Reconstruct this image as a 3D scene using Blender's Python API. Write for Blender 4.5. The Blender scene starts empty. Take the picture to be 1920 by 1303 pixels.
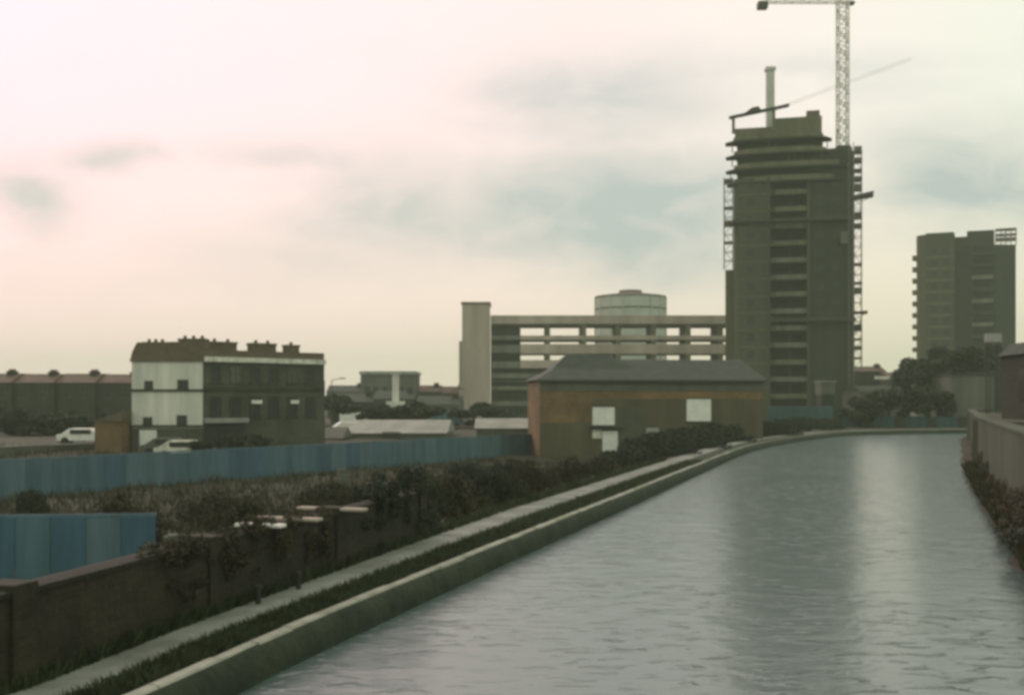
import bpy, math, random
import numpy as np
from mathutils import Vector
random.seed(7); RNG = np.random.RandomState(7)
R = math.radians
S = bpy.context.scene
COL = S.collection
F = 2100.0; HZ = 750.0; CAMZ = 4.0          # focal length and horizon of a 1920 px wide frame; eye 4 m above the water

# ------------------------------------------------------------------ camera
cam_d = bpy.data.cameras.new("camera"); cam = bpy.data.objects.new("camera", cam_d); COL.objects.link(cam)
cam.location = (0, 0, CAMZ); cam.rotation_euler = (R(90), 0, 0)
cam_d.lens = 36 * F / 1920; cam_d.sensor_width = 36; cam_d.shift_y = (HZ - 651.5) / 1920
cam_d.clip_end = 6000; cam_d.clip_start = 0.2
S.camera = cam
S.view_settings.view_transform = 'Standard'; S.view_settings.look = 'None'
S.view_settings.exposure = 0.22; S.view_settings.gamma = 1.0
S.render.engine = 'CYCLES'
S.cycles.use_denoising = True
S.cycles.pixel_filter_type = 'BLACKMAN_HARRIS'; S.cycles.filter_width = 3.4
S.cycles.volume_bounces = 1; S.cycles.max_bounces = 6

# ------------------------------------------------------------------ world: Nishita sky behind broken overcast
SUN_EL, SUN_AZ = R(32), R(-38)              # azimuth from +Y, negative = to the left
W = bpy.data.worlds.new("World"); S.world = W; W.use_nodes = True
nt = W.node_tree; nt.nodes.clear()
def N(t, **k):
    n = nt.nodes.new(t)
    for a, b in k.items(): setattr(n, a, b)
    return n
def M(op, a, b=None, c=None, clamp=False):
    n = nt.nodes.new('ShaderNodeMath'); n.operation = op; n.use_clamp = clamp
    for i, v in enumerate((a, b, c)):
        if v is None: continue
        if isinstance(v, (int, float)): n.inputs[i].default_value = v
        else: nt.links.new(v, n.inputs[i])
    return n.outputs[0]
def MIX(f, a, b, blend='MIX'):
    n = nt.nodes.new('ShaderNodeMix'); n.data_type = 'RGBA'; n.blend_type = blend
    for s, v in ((0, f), (6, a), (7, b)):
        if isinstance(v, (int, float)): n.inputs[s].default_value = v
        elif isinstance(v, tuple): n.inputs[s].default_value = (*v, 1)
        else: nt.links.new(v, n.inputs[s])
    return n.outputs[2]
sky = N('ShaderNodeTexSky', sky_type='NISHITA', sun_disc=False, sun_elevation=SUN_EL, sun_rotation=SUN_AZ)
sky.air_density = 1.5; sky.dust_density = 4
tc = N('ShaderNodeTexCoord'); sp = N('ShaderNodeSeparateXYZ'); nt.links.new(tc.outputs['Generated'], sp.inputs[0])
dx, dy, dz = sp.outputs
ay = M('MAXIMUM', M('ABSOLUTE', dy), 0.12)
u = M('DIVIDE', dx, ay); v = M('DIVIDE', M('MAXIMUM', dz, 0.0), ay)
cb = N('ShaderNodeCombineXYZ'); nt.links.new(u, cb.inputs[0]); nt.links.new(M('MULTIPLY', v, 2.1), cb.inputs[1]); nt.links.new(M('MULTIPLY', dy, .3), cb.inputs[2])
def noise(scale, det, rough=.55, dist=0.0):
    n = N('ShaderNodeTexNoise'); n.inputs['Scale'].default_value = scale; n.inputs['Detail'].default_value = det
    n.inputs['Roughness'].default_value = rough; n.inputs['Distortion'].default_value = dist
    nt.links.new(cb.outputs[0], n.inputs['Vector']); return n.outputs['Fac']
n1 = noise(4.2, 4, .5, .4); n2 = noise(11, 5, .55, .6); n3 = noise(2.0, 2)
wob = M('MULTIPLY', M('SUBTRACT', n1, .5), .16)
def blob(px, py, sx, sy):
    a = M('DIVIDE', M('SUBTRACT', M('ADD', u, wob), (px - 960) / F), sx / F)
    b = M('DIVIDE', M('SUBTRACT', M('ADD', v, M('MULTIPLY', wob, .5)), (HZ - py) / F), sy / F)
    r2 = M('ADD', M('MULTIPLY', a, a), M('MULTIPLY', b, b))
    return M('POWER', 2.718, M('MULTIPLY', r2, -1.0))
dark = None
for px, py, sx, sy, w in ((1190, 395, 340, 110, 1.0), (1000, 460, 200, 36, .45), (1790, 350, 220, 110, .95), (770, 390, 210, 100, .7), (1120, 190, 260, 90, .6),
                          (560, 290, 230, 34, .40), (1500, 130, 330, 40, .28), (200, 305, 110, 30, .55), (50, 370, 100, 70, .65), (620, 480, 300, 60, .30), (1650, 170, 200, 60, .22), (2300, 300, 300, 200, .6), (-500, 350, 300, 120, .4)):
    t = M('MULTIPLY', blob(px, py, sx, sy), w * 1.12); dark = t if dark is None else M('MAXIMUM', dark, t)
dark = M('MULTIPLY', dark, M('MULTIPLY_ADD', M('SUBTRACT', n2, .5), 1.7, 1.0))
dark = M('ADD', dark, M('MULTIPLY', M('SUBTRACT', n1, .52), .45), clamp=True)
# pink-white light on the left, cream to the right, yellow-cream towards the horizon
az = M('MULTIPLY_ADD', u, 1.1, .5, clamp=True)
hi = MIX(az, (1.16, .785, .86), (.86, .86, .74))
lo = MIX(az, (1.00, .77, .69), (.86, .77, .56))
lit = MIX(M('MULTIPLY', v, 3.6, clamp=True), lo, hi)
cloud = MIX(dark, lit, (.45, .505, .485))
top = M('SUBTRACT', 1.0, M('MULTIPLY', M('SUBTRACT', v, .4), .12), clamp=True)
cloud = MIX(M('MULTIPLY_ADD', dy, -2.5, .0, clamp=True), cloud, (.80, .88, .74))    # unseen grey-green sky added behind the viewer to tint light on facing surfaces
nish = MIX(1.0, sky.outputs[0], (.10, .10, .10), 'MULTIPLY')
fin = MIX(.96, nish, cloud)
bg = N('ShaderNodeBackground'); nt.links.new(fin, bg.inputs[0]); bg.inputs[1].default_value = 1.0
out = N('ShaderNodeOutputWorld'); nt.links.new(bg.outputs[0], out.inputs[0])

sun_d = bpy.data.lights.new("sun", 'SUN'); sun = bpy.data.objects.new("sun", sun_d); COL.objects.link(sun)
sun_d.energy = 0.6; sun_d.angle = R(14); sun_d.color = (1, .93, .82)
sd = Vector((math.sin(SUN_AZ) * math.cos(SUN_EL), math.cos(SUN_AZ) * math.cos(SUN_EL), math.sin(SUN_EL)))
sun.rotation_euler = sd.to_track_quat('Z', 'Y').to_euler()

# ------------------------------------------------------------------ helpers
def P(px, py, Y): return ((px - 960) / F * Y, Y, CAMZ - (py - HZ) / F * Y)
def PX(px, Y): return (px - 960) / F * Y
def PZ(py, Y): return CAMZ - (py - HZ) / F * Y
def lin(r, g, b): return tuple(((c / 255 + .055) / 1.055) ** 2.4 if c > 10 else c / 255 / 12.92 for c in (r, g, b))

def mat(name, c1, c2=None, rough=.85, scale=1.2, bump=0.0, bscale=None, spec=.3, streak=False, brick=None, lines=None, metal=0.0):
    m = bpy.data.materials.new(name); m.use_nodes = True; t = m.node_tree; ns = t.nodes
    b = ns['Principled BSDF']; b.inputs['Roughness'].default_value = rough
    b.inputs['Specular IOR Level'].default_value = spec; b.inputs['Metallic'].default_value = metal
    c2 = c2 or tuple(x * .6 for x in c1)
    g = ns.new('ShaderNodeTexCoord'); mp = ns.new('ShaderNodeMapping'); t.links.new(g.outputs['Object'], mp.inputs[0])
    if streak: mp.inputs['Scale'].default_value = (1, 1, .12)
    nz = ns.new('ShaderNodeTexNoise'); nz.inputs['Scale'].default_value = scale; nz.inputs['Detail'].default_value = 7; nz.inputs['Roughness'].default_value = .62
    t.links.new(mp.outputs[0], nz.inputs['Vector'])
    cr = ns.new('ShaderNodeValToRGB'); cr.color_ramp.elements[0].position = .34; cr.color_ramp.elements[1].position = .66
    cr.color_ramp.elements[0].color = (*c2, 1); cr.color_ramp.elements[1].color = (*c1, 1)
    t.links.new(nz.outputs['Fac'], cr.inputs[0]); col = cr.outputs[0]
    hgt = None
    if brick:
        mb = ns.new('ShaderNodeMapping'); mb.inputs['Rotation'].default_value = (R(90), 0, 0); t.links.new(g.outputs['Object'], mb.inputs[0])
        bt = ns.new('ShaderNodeTexBrick'); bt.inputs['Scale'].default_value = brick; bt.inputs['Mortar Size'].default_value = .02
        bt.inputs['Color1'].default_value = (1, 1, 1, 1); bt.inputs['Color2'].default_value = (.6, .6, .6, 1); bt.inputs['Mortar'].default_value = (1.25, 1.22, 1.15, 1)
        bt.inputs['Brick Width'].default_value = .5; bt.inputs['Row Height'].default_value = .25
        t.links.new(mb.outputs[0], bt.inputs['Vector'])
        mx = ns.new('ShaderNodeMix'); mx.data_type = 'RGBA'; mx.blend_type = 'MULTIPLY'; mx.inputs[0].default_value = .75
        t.links.new(col, mx.inputs[6]); t.links.new(bt.outputs['Color'], mx.inputs[7]); col = mx.outputs[2]; hgt = bt.outputs['Fac']
    if lines:       # horizontal courses (slates, formwork lifts)
        wv = ns.new('ShaderNodeTexWave'); wv.bands_direction = 'Z'; wv.wave_profile = 'SAW'; wv.inputs['Scale'].default_value = lines; wv.inputs['Distortion'].default_value = .4
        t.links.new(g.outputs['Object'], wv.inputs['Vector'])
        rr = ns.new('ShaderNodeMapRange'); rr.inputs[3].default_value = .82; rr.inputs[4].default_value = 1.05; t.links.new(wv.outputs['Fac'], rr.inputs[0])
        mx = ns.new('ShaderNodeMix'); mx.data_type = 'RGBA'; mx.blend_type = 'MULTIPLY'; mx.inputs[0].default_value = 1
        t.links.new(col, mx.inputs[6]); t.links.new(rr.outputs[0], mx.inputs[7]); col = mx.outputs[2]
    t.links.new(col, b.inputs['Base Color'])
    if bump:
        bn = ns.new('ShaderNodeTexNoise'); bn.inputs['Scale'].default_value = bscale or scale * 8; bn.inputs['Detail'].default_value = 6
        t.links.new(g.outputs['Object'], bn.inputs['Vector'])
        bp = ns.new('ShaderNodeBump'); bp.inputs['Strength'].default_value = bump; bp.inputs['Distance'].default_value = .05
        t.links.new(bn.outputs['Fac'], bp.inputs['Height']); t.links.new(bp.outputs[0], b.inputs['Normal'])
    return m

MT = {
 'grass': mat('verge_turf', (.035, .05, .022), (.014, .024, .012), scale=3, bump=.8),
 'blade': mat('grass_blade', (.05, .07, .03), (.025, .032, .014), scale=2),
 'path': mat('path_gravel', (.26, .28, .24), (.13, .145, .115), scale=1.1, bump=.5, bscale=30),
 'coping': mat('weathered_stone_coping', (.36, .37, .30), (.20, .21, .16), scale=1.6, bump=.5, bscale=14),
 'coping2': mat('mossy_stone_coping', (.26, .28, .20), (.14, .16, .10), scale=1.6, bump=.5, bscale=14),
 'mosscap': mat('dark_mossy_capping', (.024, .024, .014), (.013, .014, .008), scale=2, bump=.5),
 'quay': mat('quay_wall_stone', (.036, .050, .025), (.014, .022, .012), scale=1.4, bump=.7, bscale=6),
 'earth': mat('rough_earth', (.05, .046, .024), (.022, .023, .012), scale=.25, bump=1, bscale=2.5),
 'road': mat('pale_road', (.20, .21, .18), (.13, .14, .12), scale=.4),
 'sootbrick': mat('sooty_brick', (.042, .036, .021), (.015, .016, .009), scale=.9, bump=.5, brick=4.2),
 'brownbrick': mat('brown_stock_brick', (.235, .145, .066), (.115, .082, .042), scale=.35, bump=.3, brick=4.2),
 'darkbrick': mat('dark_terrace_brick', (.05, .055, .036), (.03, .035, .025), scale=.5, brick=4.0),
 'greybrick': mat('grey_green_brick', (.088, .095, .065), (.05, .058, .04), scale=.5, brick=4.0),
 'lowrender': mat('weathered_brown_render', (.115, .098, .055), (.062, .058, .034), scale=.5, streak=True, bump=.3),
 'slate': mat('dull_slate', (.042, .058, .040), (.024, .035, .026), scale=1.2, lines=4, rough=.7),
 'redtile': mat('faded_red_tile', (.15, .105, .08), (.09, .068, .052), scale=.8, lines=4),
 'mansard': mat('brown_mansard', (.145, .11, .072), (.095, .08, .05), scale=1.2, lines=3),
 'white': mat('dirty_whitewash', (.66, .64, .55), (.46, .46, .39), scale=.9, streak=True),
 'whitepaint': mat('white_paint', (.78, .77, .70), (.62, .61, .55), scale=1.5, rough=.5),
 'cream': mat('cream_cornice', (.74, .72, .60), (.38, .38, .31), scale=2),
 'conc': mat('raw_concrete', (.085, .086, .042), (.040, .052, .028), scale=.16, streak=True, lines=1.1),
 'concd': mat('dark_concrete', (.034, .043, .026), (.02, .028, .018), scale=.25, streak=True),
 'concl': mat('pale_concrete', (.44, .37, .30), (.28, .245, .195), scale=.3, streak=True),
 'parapet': mat('balcony_parapet', (.15, .165, .12), (.085, .098, .07), scale=.5, streak=True),
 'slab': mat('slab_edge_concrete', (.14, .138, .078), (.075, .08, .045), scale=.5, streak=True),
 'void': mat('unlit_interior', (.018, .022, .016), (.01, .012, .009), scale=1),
 'glass': mat('dark_window_glass', (.025, .031, .026), (.015, .019, .015), rough=.3, spec=.3),
 'steel': mat('grey_scaffold_tube', (.16, .16, .13), (.08, .08, .065), rough=.5, scale=2),
 'board': mat('scaffold_board', (.14, .12, .08), (.06, .055, .04), scale=2),
 'crane': mat('pale_crane_paint', (.72, .70, .62), (.55, .53, .46), rough=.5, scale=1.5),
 'darksteel': mat('dark_steel', (.045, .048, .035), (.025, .028, .02), rough=.6, scale=2),
 'blue': mat('blue_painted_ply', (.058, .125, .17), (.034, .076, .10), scale=1.3, rough=.7, streak=True),
 'blue2': mat('faded_blue_ply', (.10, .165, .19), (.06, .10, .12), scale=1.1, rough=.7, streak=True),
 'bluemid': mat('weathered_blue_ply', (.078, .145, .17), (.046, .09, .105), scale=1.2, rough=.7, streak=True),
 'teal': mat('teal_ply', (.036, .086, .085), (.024, .052, .05), scale=1.2, rough=.7, streak=True),
 'paleroof': mat('pale_asbestos_roof', (.33, .34, .29), (.21, .22, .19), scale=.5, lines=2),
 'midgrey': mat('grey_render', (.115, .122, .092), (.068, .076, .058), scale=.5, streak=True),
 'tank': mat('pale_green_panels', (.50, .52, .45), (.38, .41, .35), scale=.25, lines=.5),
 'tankroof': mat('rusty_crown', (.17, .13, .11), (.11, .09, .08), scale=.4),
 'retain': mat('stained_retaining_wall', (.082, .096, .066), (.036, .042, .026), scale=.35, streak=True, bump=.4, bscale=5),
 'leaf': mat('dark_leaves', (.032, .045, .018), (.012, .02, .010), scale=.8, rough=.6),
 'leafolive': mat('olive_leaves', (.055, .052, .022), (.024, .025, .012), scale=.8, rough=.6),
 'leafbrown': mat('brown_stems', (.062, .054, .027), (.026, .024, .013), scale=.8, rough=.7),
 'bark': mat('bark', (.05, .042, .028), (.025, .022, .015), scale=4, bump=.5),
 'tyre': mat('tyre_rubber', (.02, .02, .02), (.012, .012, .012)),
 'pot': mat('clay_pot', (.13, .08, .05), (.08, .055, .038), scale=2),
}

class MB:
    def __init__(s, o=(0, 0), a=0.0): s.v = []; s.f = []; s.o = o; s.c = math.cos(a); s.s = math.sin(a)
    def T(s, p): x, y, z = p; return (s.o[0] + x * s.c - y * s.s, s.o[1] + x * s.s + y * s.c, z)
    def poly(s, vs, fs):
        n = len(s.v); s.v += [s.T(p) for p in vs]; s.f += [tuple(n + i for i in f) for f in fs]; return s
    def box(s, x0, x1, y0, y1, z0, z1):
        return s.poly([(x0, y0, z0), (x1, y0, z0), (x1, y1, z0), (x0, y1, z0), (x0, y0, z1), (x1, y0, z1), (x1, y1, z1), (x0, y1, z1)],
                      [(0, 3, 2, 1), (4, 5, 6, 7), (0, 1, 5, 4), (1, 2, 6, 5), (2, 3, 7, 6), (3, 0, 4, 7)])
    def prism(s, pts, z0, z1):
        n = len(pts)
        return s.poly([(x, y, z0) for x, y in pts] + [(x, y, z1) for x, y in pts],
                      [tuple(range(n - 1, -1, -1)), tuple(range(n, 2 * n))] + [(i, (i + 1) % n, (i + 1) % n + n, i + n) for i in range(n)])
    def prof(s, pts, y0, y1):      # (x,z) outline extruded along y
        n = len(pts)
        return s.poly([(x, y0, z) for x, z in pts] + [(x, y1, z) for x, z in pts],
                      [tuple(range(n)), tuple(range(2 * n - 1, n - 1, -1))] + [(i, i + n, (i + 1) % n + n, (i + 1) % n) for i in range(n)])
    def profx(s, pts, x0, x1):     # (y,z) outline extruded along x
        n = len(pts)
        return s.poly([(x0, y, z) for y, z in pts] + [(x1, y, z) for y, z in pts],
                      [tuple(range(n - 1, -1, -1)), tuple(range(n, 2 * n))] + [(i, (i + 1) % n, (i + 1) % n + n, i + n) for i in range(n)])
    def tube(s, p, q, r, r2=None, n=6):
        r2 = r if r2 is None else r2
        p = Vector(p); q = Vector(q); d = (q - p).normalized(); a = d.orthogonal().normalized(); b = d.cross(a)
        vs = []
        for c, rr in ((p, r), (q, r2)):
            for i in range(n):
                t = 2 * math.pi * (i + .5) / n; vs.append(tuple(c + a * math.cos(t) * rr + b * math.sin(t) * rr))
        return s.poly(vs, [tuple(range(n - 1, -1, -1)), tuple(range(n, 2 * n))] + [(i, (i + 1) % n, (i + 1) % n + n, i + n) for i in range(n)])
    def build(s, name, m, parent=None, smooth=False, bevel=0.0):
        w = Vector((0, 0, 0)); p = parent
        while p is not None: w += p.location; p = p.parent
        if parent is None:
            a = np.array(s.v); w = Vector(((a[:, 0].min() + a[:, 0].max()) / 2, (a[:, 1].min() + a[:, 1].max()) / 2, a[:, 2].min()))
        me = bpy.data.meshes.new(name); me.from_pydata([(x - w.x, y - w.y, z - w.z) for x, y, z in s.v], [], s.f); me.update()
        me.materials.append(MT[m] if isinstance(m, str) else m)
        if smooth: me.polygons.foreach_set('use_smooth', [True] * len(me.polygons))
        o = bpy.data.objects.new(name, me); COL.objects.link(o)
        if parent is None: o.location = w
        else: o.parent = parent
        if bevel:
            bv = o.modifiers.new('bevel', 'BEVEL'); bv.width = bevel; bv.segments = 2; bv.limit_method = 'ANGLE'
        return o
def tag(o, label=None, cat=None, group=None, kind=None):
    if label: o['label'] = label
    if cat: o['category'] = cat
    if group: o['group'] = group
    if kind: o['kind'] = kind
    return o
def thing(name, loc, label, cat, group=None):
    o = bpy.data.objects.new(name, None); COL.objects.link(o); o.location = loc; o.empty_display_size = .2
    return tag(o, label, cat, group)
def copy_tree(o, parent=None):
    c = o.copy(); COL.objects.link(c); c.parent = parent
    for ch in list(o.children): copy_tree(ch, c)
    return c
def struct(mb, name, m, smooth=False):
    return tag(mb.build(name, m, smooth=smooth), kind='structure')

# ------------------------------------------------------------------ canal geometry
def unp(px, py, z): Y = (CAMZ - z) * F / (py - HZ); return ((px - 960) / F * Y, Y)
TP = .57
ctrl = [unp(276, 1303, TP), unp(521, 1192, TP), unp(755, 1095, TP), unp(990, 999, TP), unp(1192, 919, TP), unp(1316, 869, TP), unp(1421, 831, TP), unp(1540, 813, TP), unp(1640, 807, TP)]
d0 = Vector(ctrl[2]) - Vector(ctrl[0]); d0.normalize()
ctrl = [tuple(Vector(ctrl[0]) - d0 * 45), tuple(Vector(ctrl[0]) - d0 * 12)] + ctrl + [(58, 133), (80, 131), (150, 120)]
def catmull(pts, k=10):
    o = []
    for i in range(len(pts) - 1):
        p0 = Vector(pts[max(i - 1, 0)]); p1 = Vector(pts[i]); p2 = Vector(pts[i + 1]); p3 = Vector(pts[min(i + 2, len(pts) - 1)])
        for j in range(k):
            t = j / k
            o.append(.5 * ((2 * p1) + (p2 - p0) * t + (2 * p0 - 5 * p1 + 4 * p2 - p3) * t * t + (3 * p1 - p0 - 3 * p2 + p3) * t ** 3))
    o.append(Vector(pts[-1])); return o
BANK = catmull(ctrl)
for _ in range(6): BANK = [BANK[0]] + [(BANK[i - 1] + BANK[i] * 2 + BANK[i + 1]) / 4 for i in range(1, len(BANK) - 1)] + [BANK[-1]]
LEN = [0]
for i in range(1, len(BANK)): LEN.append(LEN[-1] + (BANK[i] - BANK[i - 1]).length)
NRM = []
for i in range(len(BANK)):
    d = (BANK[min(i + 1, len(BANK) - 1)] - BANK[max(i - 1, 0)]).normalized(); NRM.append(Vector((-d.y, d.x)))
def sweep(prof, i0=0, i1=None, jig=0.0):
    i1 = len(BANK) if i1 is None else i1
    mb = MB(); n = None
    for i in range(i0, i1):
        pr = prof(i) if callable(prof) else prof
        n = len(pr)
        for d, z in pr:
            q = BANK[i] + NRM[i] * (d + (random.uniform(-jig, jig) if jig else 0)); mb.v.append((q.x, q.y, z))
    for a in range(i1 - i0 - 1):
        for b in range(n - 1): mb.f.append((a * n + b, (a + 1) * n + b, (a + 1) * n + b + 1, a * n + b + 1))
    return mb
def near(y): return min(range(len(BANK)), key=lambda i: abs(BANK[i].y - y) + (0 if i < len(BANK) - 25 else 99))
def ramp(i, a, b, y0=13, y1=34):
    t = min(1, max(0, (BANK[i].y - y0) / (y1 - y0))); return a + (b - a) * t
d_out = lambda i: ramp(i, .78, 1.25); d_in = lambda i: ramp(i, 1.55, 2.35)

# rough ground: one sheet to the horizon, dropping below the canal on the left
xs = np.concatenate([[-1600, -1000, -500, -250, -150], np.arange(-110, 40, 2.0), [60, 120, 250, 500, 1000, 1600]])
ys = np.concatenate([[-300, -60, -20], np.arange(-4, 220, 2.0), [260, 400, 800, 1300, 2000]])
def gz(x, y):
    f_ = min(1, max(0, (-x - 8) / 10)); t = min(1, max(0, (y - (88 - 26 * f_)) / 45)); t = t * t * (3 - 2 * t)
    m = min(1, max(0, (12 - x) / 12)) if y < 150 else 1
    return -1.15 + 1.45 * t * m + .12 * math.sin(x * .7 + y * .31) * math.sin(y * .5 - x * .2) * (1 if y < 200 else 0)
mb = MB(); mb.v = [(x, y, gz(x, y)) for y in ys for x in xs]; nx = len(xs)
mb.f = [(j * nx + i, j * nx + i + 1, (j + 1) * nx + i + 1, (j + 1) * nx + i) for j in range(len(ys) - 1) for i in range(nx - 1)]
struct(mb, 'ground', 'earth', True)
# far bank behind the bend
i_far = near(118)
struct(sweep(lambda i: [(.2, TP - .02), (6, TP + .02), (90, TP), (92, -1.4)], i_far), 'far_bank', 'earth')
# left bank: verge, path, slope down to the yard
struct(sweep(lambda i: [(.2, TP - .03), (.5, TP - .01), (d_out(i) + .01, TP - .01), (d_out(i) + .01, TP - .2)], 0, i_far + 1, .0), 'grass_verge', 'grass')
struct(sweep(lambda i: [(d_out(i), TP - .2), (d_out(i), TP + .012), ((d_out(i) + d_in(i)) / 2, TP + .03), (d_in(i), TP + .01), (d_in(i), TP - .2)]), 'towpath', 'path')
struct(sweep(lambda i: [(d_in(i) - .01, TP - .03), (d_in(i) + .5, TP - .05), (d_in(i) + 1.6, TP - .35), (d_in(i) + 4.2, -1.5)], 0, i_far + 1, .0), 'bank', 'earth')
# quay wall in the canal and its rounded coping (the edge is one long thing)
quay = thing('canal_edging', (BANK[0].x, BANK[0].y, 0), 'long curving stone canal edging with rounded pale coping beside the water', 'canal edging')
sweep([(-.12, -1.2), (-.12, TP - .42), (-.11, TP - .3), (-.07, TP - .17), (-.01, TP - .07), (.055, TP - .01)]).build('quay_wall', 'quay', quay, smooth=True)
def bank_at(L_):
    i = max(0, min(len(BANK) - 2, int(np.searchsorted(LEN, L_)) - 1)); f_ = (L_ - LEN[i]) / (LEN[i + 1] - LEN[i]); return BANK[i].lerp(BANK[i + 1], f_), NRM[i].lerp(NRM[i + 1], f_)
CP = [(.045, TP - .06), (.05, TP - .02), (.08, TP + .012), (.19, TP + .022), (.24, TP + .012), (.25, TP - .05)]
rc = random.Random(11); Lc = LEN[near(9)]; i_end = near(75)
while Lc < LEN[i_end]:
    ln = rc.uniform(.95, 1.5) * (1 if Lc < LEN[near(40)] else 2.2); oz, od = rc.uniform(-.008, .008), rc.uniform(-.012, .012); q = MB()
    for L_ in (Lc + .012, Lc + ln / 2, Lc + ln - .012):
        p_, n_ = bank_at(L_); 
        for d, z in CP: w_ = p_ + n_ * (d + od); q.v.append((w_.x, w_.y, z + oz))
    k_ = len(CP); q.f = [(a * k_ + b_, (a + 1) * k_ + b_, (a + 1) * k_ + b_ + 1, a * k_ + b_ + 1) for a in range(2) for b_ in range(k_ - 1)] + [tuple(range(k_)), tuple(range(3 * k_ - 1, 2 * k_ - 1, -1))]
    q.build('coping_stone', 'coping' if rc.random() < .8 else 'coping2', quay); Lc += ln
sweep(CP, i_end, None).build('coping', 'coping2', quay, smooth=True)
# water
mw = bpy.data.materials.new('canal_water'); mw.use_nodes = True; t = mw.node_tree; b = t.nodes['Principled BSDF']
b.inputs['Base Color'].default_value = (.085, .13, .12, 1); b.inputs['Roughness'].default_value = .22; b.inputs['IOR'].default_value = 1.62; b.inputs['Specular IOR Level'].default_value = .85
g = t.nodes.new('ShaderNodeTexCoord')
def wn(scale, stretch, strength, dist, prev=None, det=3, rot=.3, thr=None):
    mp = t.nodes.new('ShaderNodeMapping'); mp.inputs['Scale'].default_value = (1, stretch, 1); mp.inputs['Rotation'].default_value = (0, 0, rot)
    t.links.new(g.outputs['Object'], mp.inputs[0])
    n = t.nodes.new('ShaderNodeTexNoise'); n.inputs['Scale'].default_value = scale; n.inputs['Detail'].default_value = det; n.inputs['Distortion'].default_value = .6
    t.links.new(mp.outputs[0], n.inputs['Vector'])
    bp = t.nodes.new('ShaderNodeBump'); bp.inputs['Strength'].default_value = strength; bp.inputs['Distance'].default_value = dist
    t.links.new(n.outputs['Fac'], bp.inputs['Height'])
    if thr:
        m2 = t.nodes.new('ShaderNodeMapRange'); m2.interpolation_type = 'SMOOTHSTEP'; m2.inputs[1].default_value = thr[0]; m2.inputs[2].default_value = thr[1]
        t.links.new(n.outputs['Fac'], m2.inputs[0]); t.links.new(m2.outputs[0], bp.inputs['Height'])
    if prev:
        t.links.new(prev, bp.inputs['Normal'])
        pn = t.nodes.new('ShaderNodeTexNoise'); pn.inputs['Scale'].default_value = .16; pn.inputs['Detail'].default_value = 3; t.links.new(g.outputs['Object'], pn.inputs['Vector'])
        mr = t.nodes.new('ShaderNodeMapRange'); mr.inputs[1].default_value = .38; mr.inputs[2].default_value = .62; mr.inputs[3].default_value = .15; mr.inputs[4].default_value = 1
        t.links.new(pn.outputs['Fac'], mr.inputs[0]); t.links.new(mr.outputs[0], bp.inputs['Strength'])
    return bp.outputs[0]
w1 = wn(.7, 1.5, .7, .04, rot=.5); w2 = wn(1.7, 2.3, 1, .045, w1, 3, .05, (.55, .72)); w2 = wn(5.5, 1.6, .6, .006, w2, 2, .2)
t.links.new(w2, b.inputs['Normal'])
mb = MB()
L = [BANK[i] + NRM[i] * .1 for i in range(len(BANK))]
WL = .09
wp = [(p.x, p.y, WL) for p in L] + [(160, -40, WL), (2, -40, WL)]
mb.v = wp; mb.f = [tuple(range(len(wp) - 1, -1, -1))]
struct(mb, 'water', mw)

# grass blades on the verge and by the path: nobody could count them
def blades(name, n, fn, label, m='blade', hmin=.05, hmax=.16):
    v = []; f = []
    for k in range(n):
        x, y, z = fn(); a = random.uniform(0, 6.28); h = random.uniform(hmin, hmax); w = h * .09 + .006; lx, ly = random.gauss(0, .35) * h, random.gauss(0, .35) * h
        c, s_ = math.cos(a) * w, math.sin(a) * w; j = len(v)
        v += [(x - c, y - s_, z), (x + c, y + s_, z), (x + lx, y + ly, z + h)]; f.append((j, j + 1, j + 2))
    q = MB(); q.v = v; q.f = f
    return tag(q.build(name, m), label, 'grass', kind='stuff')
def on_bank(dlo, dhi, y0, y1, z):
    def fn():
        i = random.randint(near(y0), near(y1)); fr = random.random(); p = BANK[i].lerp(BANK[min(i + 1, len(BANK) - 1)], fr)
        a, b_ = dlo(i), dhi(i); q = p + NRM[i] * random.uniform(a, b_); return q.x, q.y, z
    return fn
blades('grass', 26000, on_bank(lambda i: .27, lambda i: d_out(i) + .04, 8, 60, TP - .02), 'short dark grass on the verge between coping and towpath')
blades('weeds', 9000, on_bank(lambda i: d_in(i) - .05, lambda i: d_in(i) + .25, 8, 60, TP), 'ragged dark weeds along the inner edge of the towpath', hmin=.08, hmax=.3)

# ------------------------------------------------------------------ foliage
def leafmass(mb, blobs, n, size):
    tot = sum(b_[3] * b_[4] * b_[5] for b_ in blobs)
    V = []; 
    for (cx, cy, cz, rx, ry, rz) in blobs:
        k = max(8, int(n * rx * ry * rz / tot))
        d = RNG.normal(size=(k, 3)); d /= np.linalg.norm(d, axis=1)[:, None]
        rad = RNG.uniform(.55, 1.08, size=(k, 1)); p = d * rad * np.array([rx, ry, rz]) + np.array([cx, cy, cz])
        a = RNG.normal(size=(k, 3)); a /= np.linalg.norm(a, axis=1)[:, None]
        c = np.cross(a, RNG.normal(size=(k, 3))); c /= np.linalg.norm(c, axis=1)[:, None]
        sz = size * RNG.uniform(.5, 1.3, size=(k, 1))
        V.append(np.stack([p - a * sz, p - c * sz * .6, p + a * sz, p + c * sz * .6], 1).reshape(-1, 3))
    V = np.concatenate(V); n0 = len(mb.v)
    mb.v += [tuple(x) for x in V.tolist()]; mb.f += [(n0 + i, n0 + i + 1, n0 + i + 2, n0 + i + 3) for i in range(0, len(V), 4)]
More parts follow.
